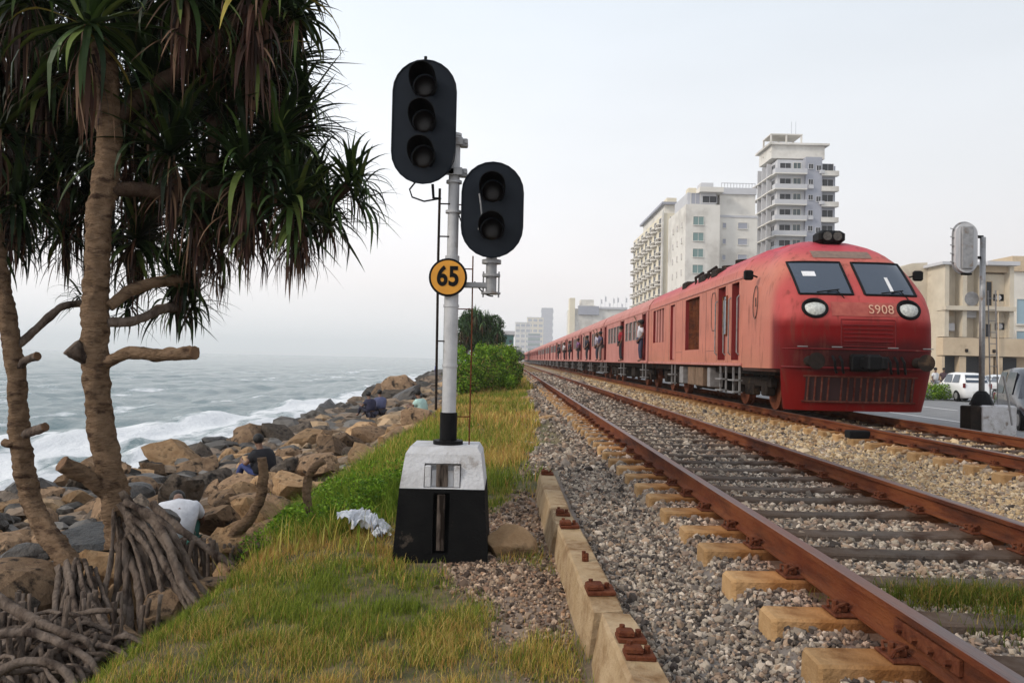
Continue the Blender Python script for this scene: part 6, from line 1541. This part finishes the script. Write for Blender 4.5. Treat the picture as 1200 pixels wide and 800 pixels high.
# C: cream hotel with sea balconies
DC_ = 172; c0 = P(777, 300, DC_).x; c1_ = P(806, 300, DC_).x; HC = P(790, 250, DC_).z+1; bC = thing('cream_hotel', 'cream hotel with stacked curved balconies facing the sea, left of the white hotel', 'hotel', (c0, DC_, -1)); WC = c1_-c0
box_part(bC, 'wall', M['bg_cream'], 0, WC, 0, 42, 0, HC); box_part(bC, 'upper_storey', M['bg_white'], WC*.1, WC*.95, 2, 30, HC+.003, HC+2.2); box_part(bC, 'roof_slab', M['bg_grey'], -.2, WC, 1, 31, HC+2.203, HC+2.7)
wc1 = win_mesh(1.0, 1.5, M['bg_glass'], M['bg_white'], mull=0); bal = MB()
n = 10; pl_ = [(0, -2.6)]+[(-1.1*math.sin(PI*k/n), -2.4*math.cos(PI*k/n)) for k in range(1, n)]+[(0, 2.6)]
bal.prism(pl_, 'z', 0, .25); bal.prism([(a*1.0-.02, b) for a, b in pl_], 'z', .9, 1.05)
for (a, b) in pl_[1:-1:2]: bal.box(a, a+.12, b-.06, b+.06, .25, .9)
blm = bal.mesh('balcony', M['bg_white'])
for k in range(12):
    z = HC-3.1*(k+1)
    if z < 4: break
    place('window', wc1, bC, WC*.35, 0, z+.8, 's'); place('window', wc1, bC, WC*.8, 0, z+.8, 's')
    for y in range(3, 42, 6): inst('balcony', blm, bC, (0, y+.5, z)); place('window', wl, bC, 0, y+.5, z+.35, 'w')
box_part(bC, 'corner_pier', M['bg_white'], -.35, 0, -.3, .6, 0, HC+.6); box_part(bC, 'roof_hut', M['bg_cream'], WC*.3, WC*.7, 5, 10, HC+2.703, HC+4.4)
# D: low white building with a grey panel
DD = 420; d0 = P(668, 380, DD).x; d1_ = P(738, 380, DD).x; HD = P(700, 362, DD).z+1; bD = thing('white_building', 'distant white building with a large grey roof panel and flag poles above the coaches', 'building', (d0, DD, -1)); WD = d1_-d0
box_part(bD, 'wall', M['bg_white'], 0, WD, 0, 25, 0, HD); box_part(bD, 'stair_tower', M['bg_cream'], -.4, 2.4, -1, 8, 0, HD+5.5)
box_part(bD, 'roof_panel', M['bg_grey'], WD*.13, WD*.48, -1.5, -.3, HD-3.2, HD+1.4); box_part(bD, 'roof_slab', M['bg_lgrey'], WD*.5, WD*.95, -1, 20, HD+.003, HD+1.1)
box_part(bD, 'roof_slab', M['bg_white'], WD*.15, WD*.42, 0, 12, HD+1.4, HD+1.9)
box_part(bD, 'upper_storey', M['bg_white'], WD*.18, WD*.4, 2, 12, HD+1.903, HD+5)
for k in range(7):
    m2 = MB(); x = WD*(.52+k*.07); m2.cyl((x, 3, HD+1.1), (x, 3, HD+6+2*math.sin(k*2.2)), .10, 5); m2.box(x, x+.8, 2.96, 3.04, HD+3+1.5*math.sin(k*2.2), HD+5.2+2*math.sin(k*2.2)); obj('flag_pole', m2.mesh('flag_pole', M['bg_lgrey']), bD, local=True)
wfar = win_mesh(2.4, 1.6, M['bg_grey'], M['bg_lgrey'], mull=0)
for z in (3, 7, 11, 15):
    for k in range(7): place('window', wfar, bD, WD*(.12+.13*k), 0, z, 's')
# E: hazy cluster at the vanishing point
def far_block(name, label, pxa, pxb, pyt, D, mt, nx, fh=3.4, wm=None):
    fh *= max(1, D/600); sc = fh/3.4
    a = P(pxa, pyt, D); b = P(pxb, pyt, D); t = thing(name, label, 'building', (a.x, D, -1)); H_ = a.z+1; Wd = b.x-a.x
    box_part(t, 'wall', mt, 0, Wd, 0, 20, 0, H_); box_part(t, 'roof_slab', M['bg_lgrey'], -.3, Wd+.3, -.4, 20, H_+.003, H_+1)
    me = wm or wfar; nfl = int((H_-4)/fh)
    for k in range(nfl):
        box_part(t, 'floor_slab', M['bg_lgrey'], -.2, Wd+.2, -.5, -.002, H_-fh*(k+1), H_-fh*(k+1)+.4)
        for j in range(nx): place('window', me, t, Wd*(j+.5)/nx, 0, H_-fh*(k+1)+1.0*sc, 's').scale = (sc, 1, sc)
    return t
far_block('white_building', 'hazy white block left of the grey slab tower at the vanishing point', 604, 622, 378, 1250, M['bg_white'], 3, 4)
far_block('white_building', 'hazy stepped white block in front of the distant slab tower', 618, 637, 372, 1350, M['bg_cream'], 3, 4)
far_block('slab_tower', 'slim hazy grey tower rising behind the white blocks in the distance', 635, 648, 361, 1700, M['bg_grey'], 3, 5)
gb_ = win_mesh(3.2, 3.0, M['bg_gglass'], M['bg_lgrey']); far_block('glass_building', 'low hazy building with green glass front behind the last coaches', 619, 633, 391, 1000, M['bg_gglass'], 3, 4)
far_block('teal_building', 'small teal clad building showing beside the dark tree', 588, 602, 392, 210, M['bg_teal'], 2, 3.0, win_mesh(.8, .9, M['bg_dark'], M['bg_teal'], mull=0))
# F: beige building behind the cars
DF = 70; f0 = P(1107, 400, DF).x; f1 = P(1187, 400, DF).x; HF = P(1150, 303, DF).z+.65; WF = f1-f0
bF = thing('beige_building', 'beige two storey concrete building with open shop bays behind the parked cars', 'building', (f0, DF, -.65))
zq = lambda py: P(1150, py, DF).z+.65; xq_ = lambda px: P(px, 380, DF).x-f0
box_part(bF, 'wall', M['bg_beige_lt'], 0, WF, 1.2, 18, 0, HF-.6)
lw = MB(); lw.prism([(-4.2, 0), (-.003, 0), (-.003, HF-.05), (-1.4, HF-.15), (-4.2, HF-1.1)], 'y', 3.0, 18); obj('side_wing', lw.mesh('side_wing', M['bg_beige_lt']), bF, local=True)
for (pa_, pb2) in ((1107, 1112), (1128, 1133), (1150, 1154), (1183, 1188)): box_part(bF, 'column', M['bg_beige_lt'], xq_(pa_), xq_(pb2), .0, 1.2, zq(395), HF-.6)
for (pa_, pb2) in ((1107, 1109), (1127, 1134), (1158, 1166), (1171, 1177)): box_part(bF, 'column', M['bg_beige'], xq_(pa_)-.1, xq_(pb2), .2, 1.2, 0, zq(418))
box_part(bF, 'spandrel', M['bg_beige'], -.1, WF+14, .05, 1.2, zq(417), zq(396)); box_part(bF, 'ledge', M['bg_beige_lt'], -.1, WF+.1, -.3, 1.2, zq(364), zq(359))
box_part(bF, 'roof_slab', M['bg_lgrey'], -.4, xq_(1153), -.3, 18.3, HF-.597, HF-.35); box_part(bF, 'roof_canopy', M['bg_lgrey'], xq_(1153)+.003, WF+.3, -.5, 18, HF-.597, HF-.25)
box_part(bF, 'canopy_fascia', M['bg_beige'], xq_(1155), WF-.3, .3, 1.2, zq(318), HF-.6)
box_part(bF, 'wall', M['bg_beige_lt'], xq_(1155)+.3, WF-.3, .75, 1.2, zq(395), zq(320))
for (pa_, pb2, ya, yb) in ((1154, 1167, 357, 329), (1154, 1166, 394, 379)):
    me = win_mesh(xq_(pb2)-xq_(pa_), zq(yb)-zq(ya), M['bg_dark'], M['bg_beige'], mull=1); place('window', me, bF, (xq_(pa_)+xq_(pb2))/2, .72, zq(ya), 's')
for (pa_, pb2) in ((1110, 1126), (1134, 1150), (1167, 1182)):
    box_part(bF, 'recess_panel', M['bg_beige'], xq_(pa_), xq_(pb2), 1.14, 1.198, zq(370), zq(364))
for (pa_, pb2) in ((1109, 1127), (1135, 1158), (1166, 1171), (1177, 1200)): box_part(bF, 'shop_opening', M['bg_dark'], xq_(pa_), xq_(pb2), .9 if pa_ < 1170 else 1.0, 1.19, .2, zq(418)-.02)
box_part(bF, 'wall', M['bg_beige'], WF+.003, WF+14, 1.2, 12, 0, zq(396))
for px in (1133, 1165): 
    m2 = MB(); m2.box(xq_(px)-.12, xq_(px)+.12, -.08, .05, zq(413), zq(409), bev=.03); obj('wall_lamp', m2.mesh('wall_lamp', M['chassis']), bF, local=True)
m2 = MB(); m2.cyl((xq_(1170), -.15, 0), (xq_(1168), -.15, zq(340)), .06, 6); obj('drain_pipe', m2.mesh('drain_pipe', M['bg_beige']), bF, local=True)
DG_ = 84; g0 = P(1186, 380, DG_).x; HG = P(1190, 318, DG_).z+.65; bG = thing('blue_white_building', 'pale blue and white building at the right edge behind the beige one', 'building', (g0, DG_, -.65))
box_part(bG, 'wall', M['bg_white'], 0, 16, 0, 10, 0, HG); box_part(bG, 'parapet', M['bg_beige'], -.2, 16, -.3, 10, HG+.003, HG+1.6)
wb_ = win_mesh(1.1, 2.6, mat('pale blue glass', (.30, .42, .50), rough=.3), M['bg_white'], mull=0)
for z in (3.2, 6.6):
    for x in (1.0, 3.4, 5.8, 8.2): place('window', wb_, bG, x, 0, z, 's')
for (px, py) in ((1144, 372), (1176, 352), (1118, 388), (1178, 386)): inst('air_conditioner', acm, bF, (xq_(px), 1.2, zq(py)))
for px, hh_, lb in ((1060, 10.5, 'pale rendered block hidden mostly by the train nose'),):
    pass

# ------------------------------------------------------------------ haze: one closed box of thin air round everything
hz = MB(); hz.box(-6900, 1400, -120, 6900, -12, 125); ho = hz.build('haze', [], None)
hm_ = bpy.data.materials.new('haze air'); hm_.use_nodes = True; N = hm_.node_tree.nodes; L = hm_.node_tree.links
N.remove(N['Principled BSDF']); pv = N.new('ShaderNodeVolumePrincipled'); pv.inputs['Color'].default_value = (.985, .985, .99, 1); pv.inputs['Density'].default_value = .00034; pv.inputs['Anisotropy'].default_value = 0
L.new(pv.outputs[0], N['Material Output'].inputs['Volume']); ho.data.materials.append(hm_); tag(ho, 'thin sea haze filling the air', 'haze', kind='stuff')
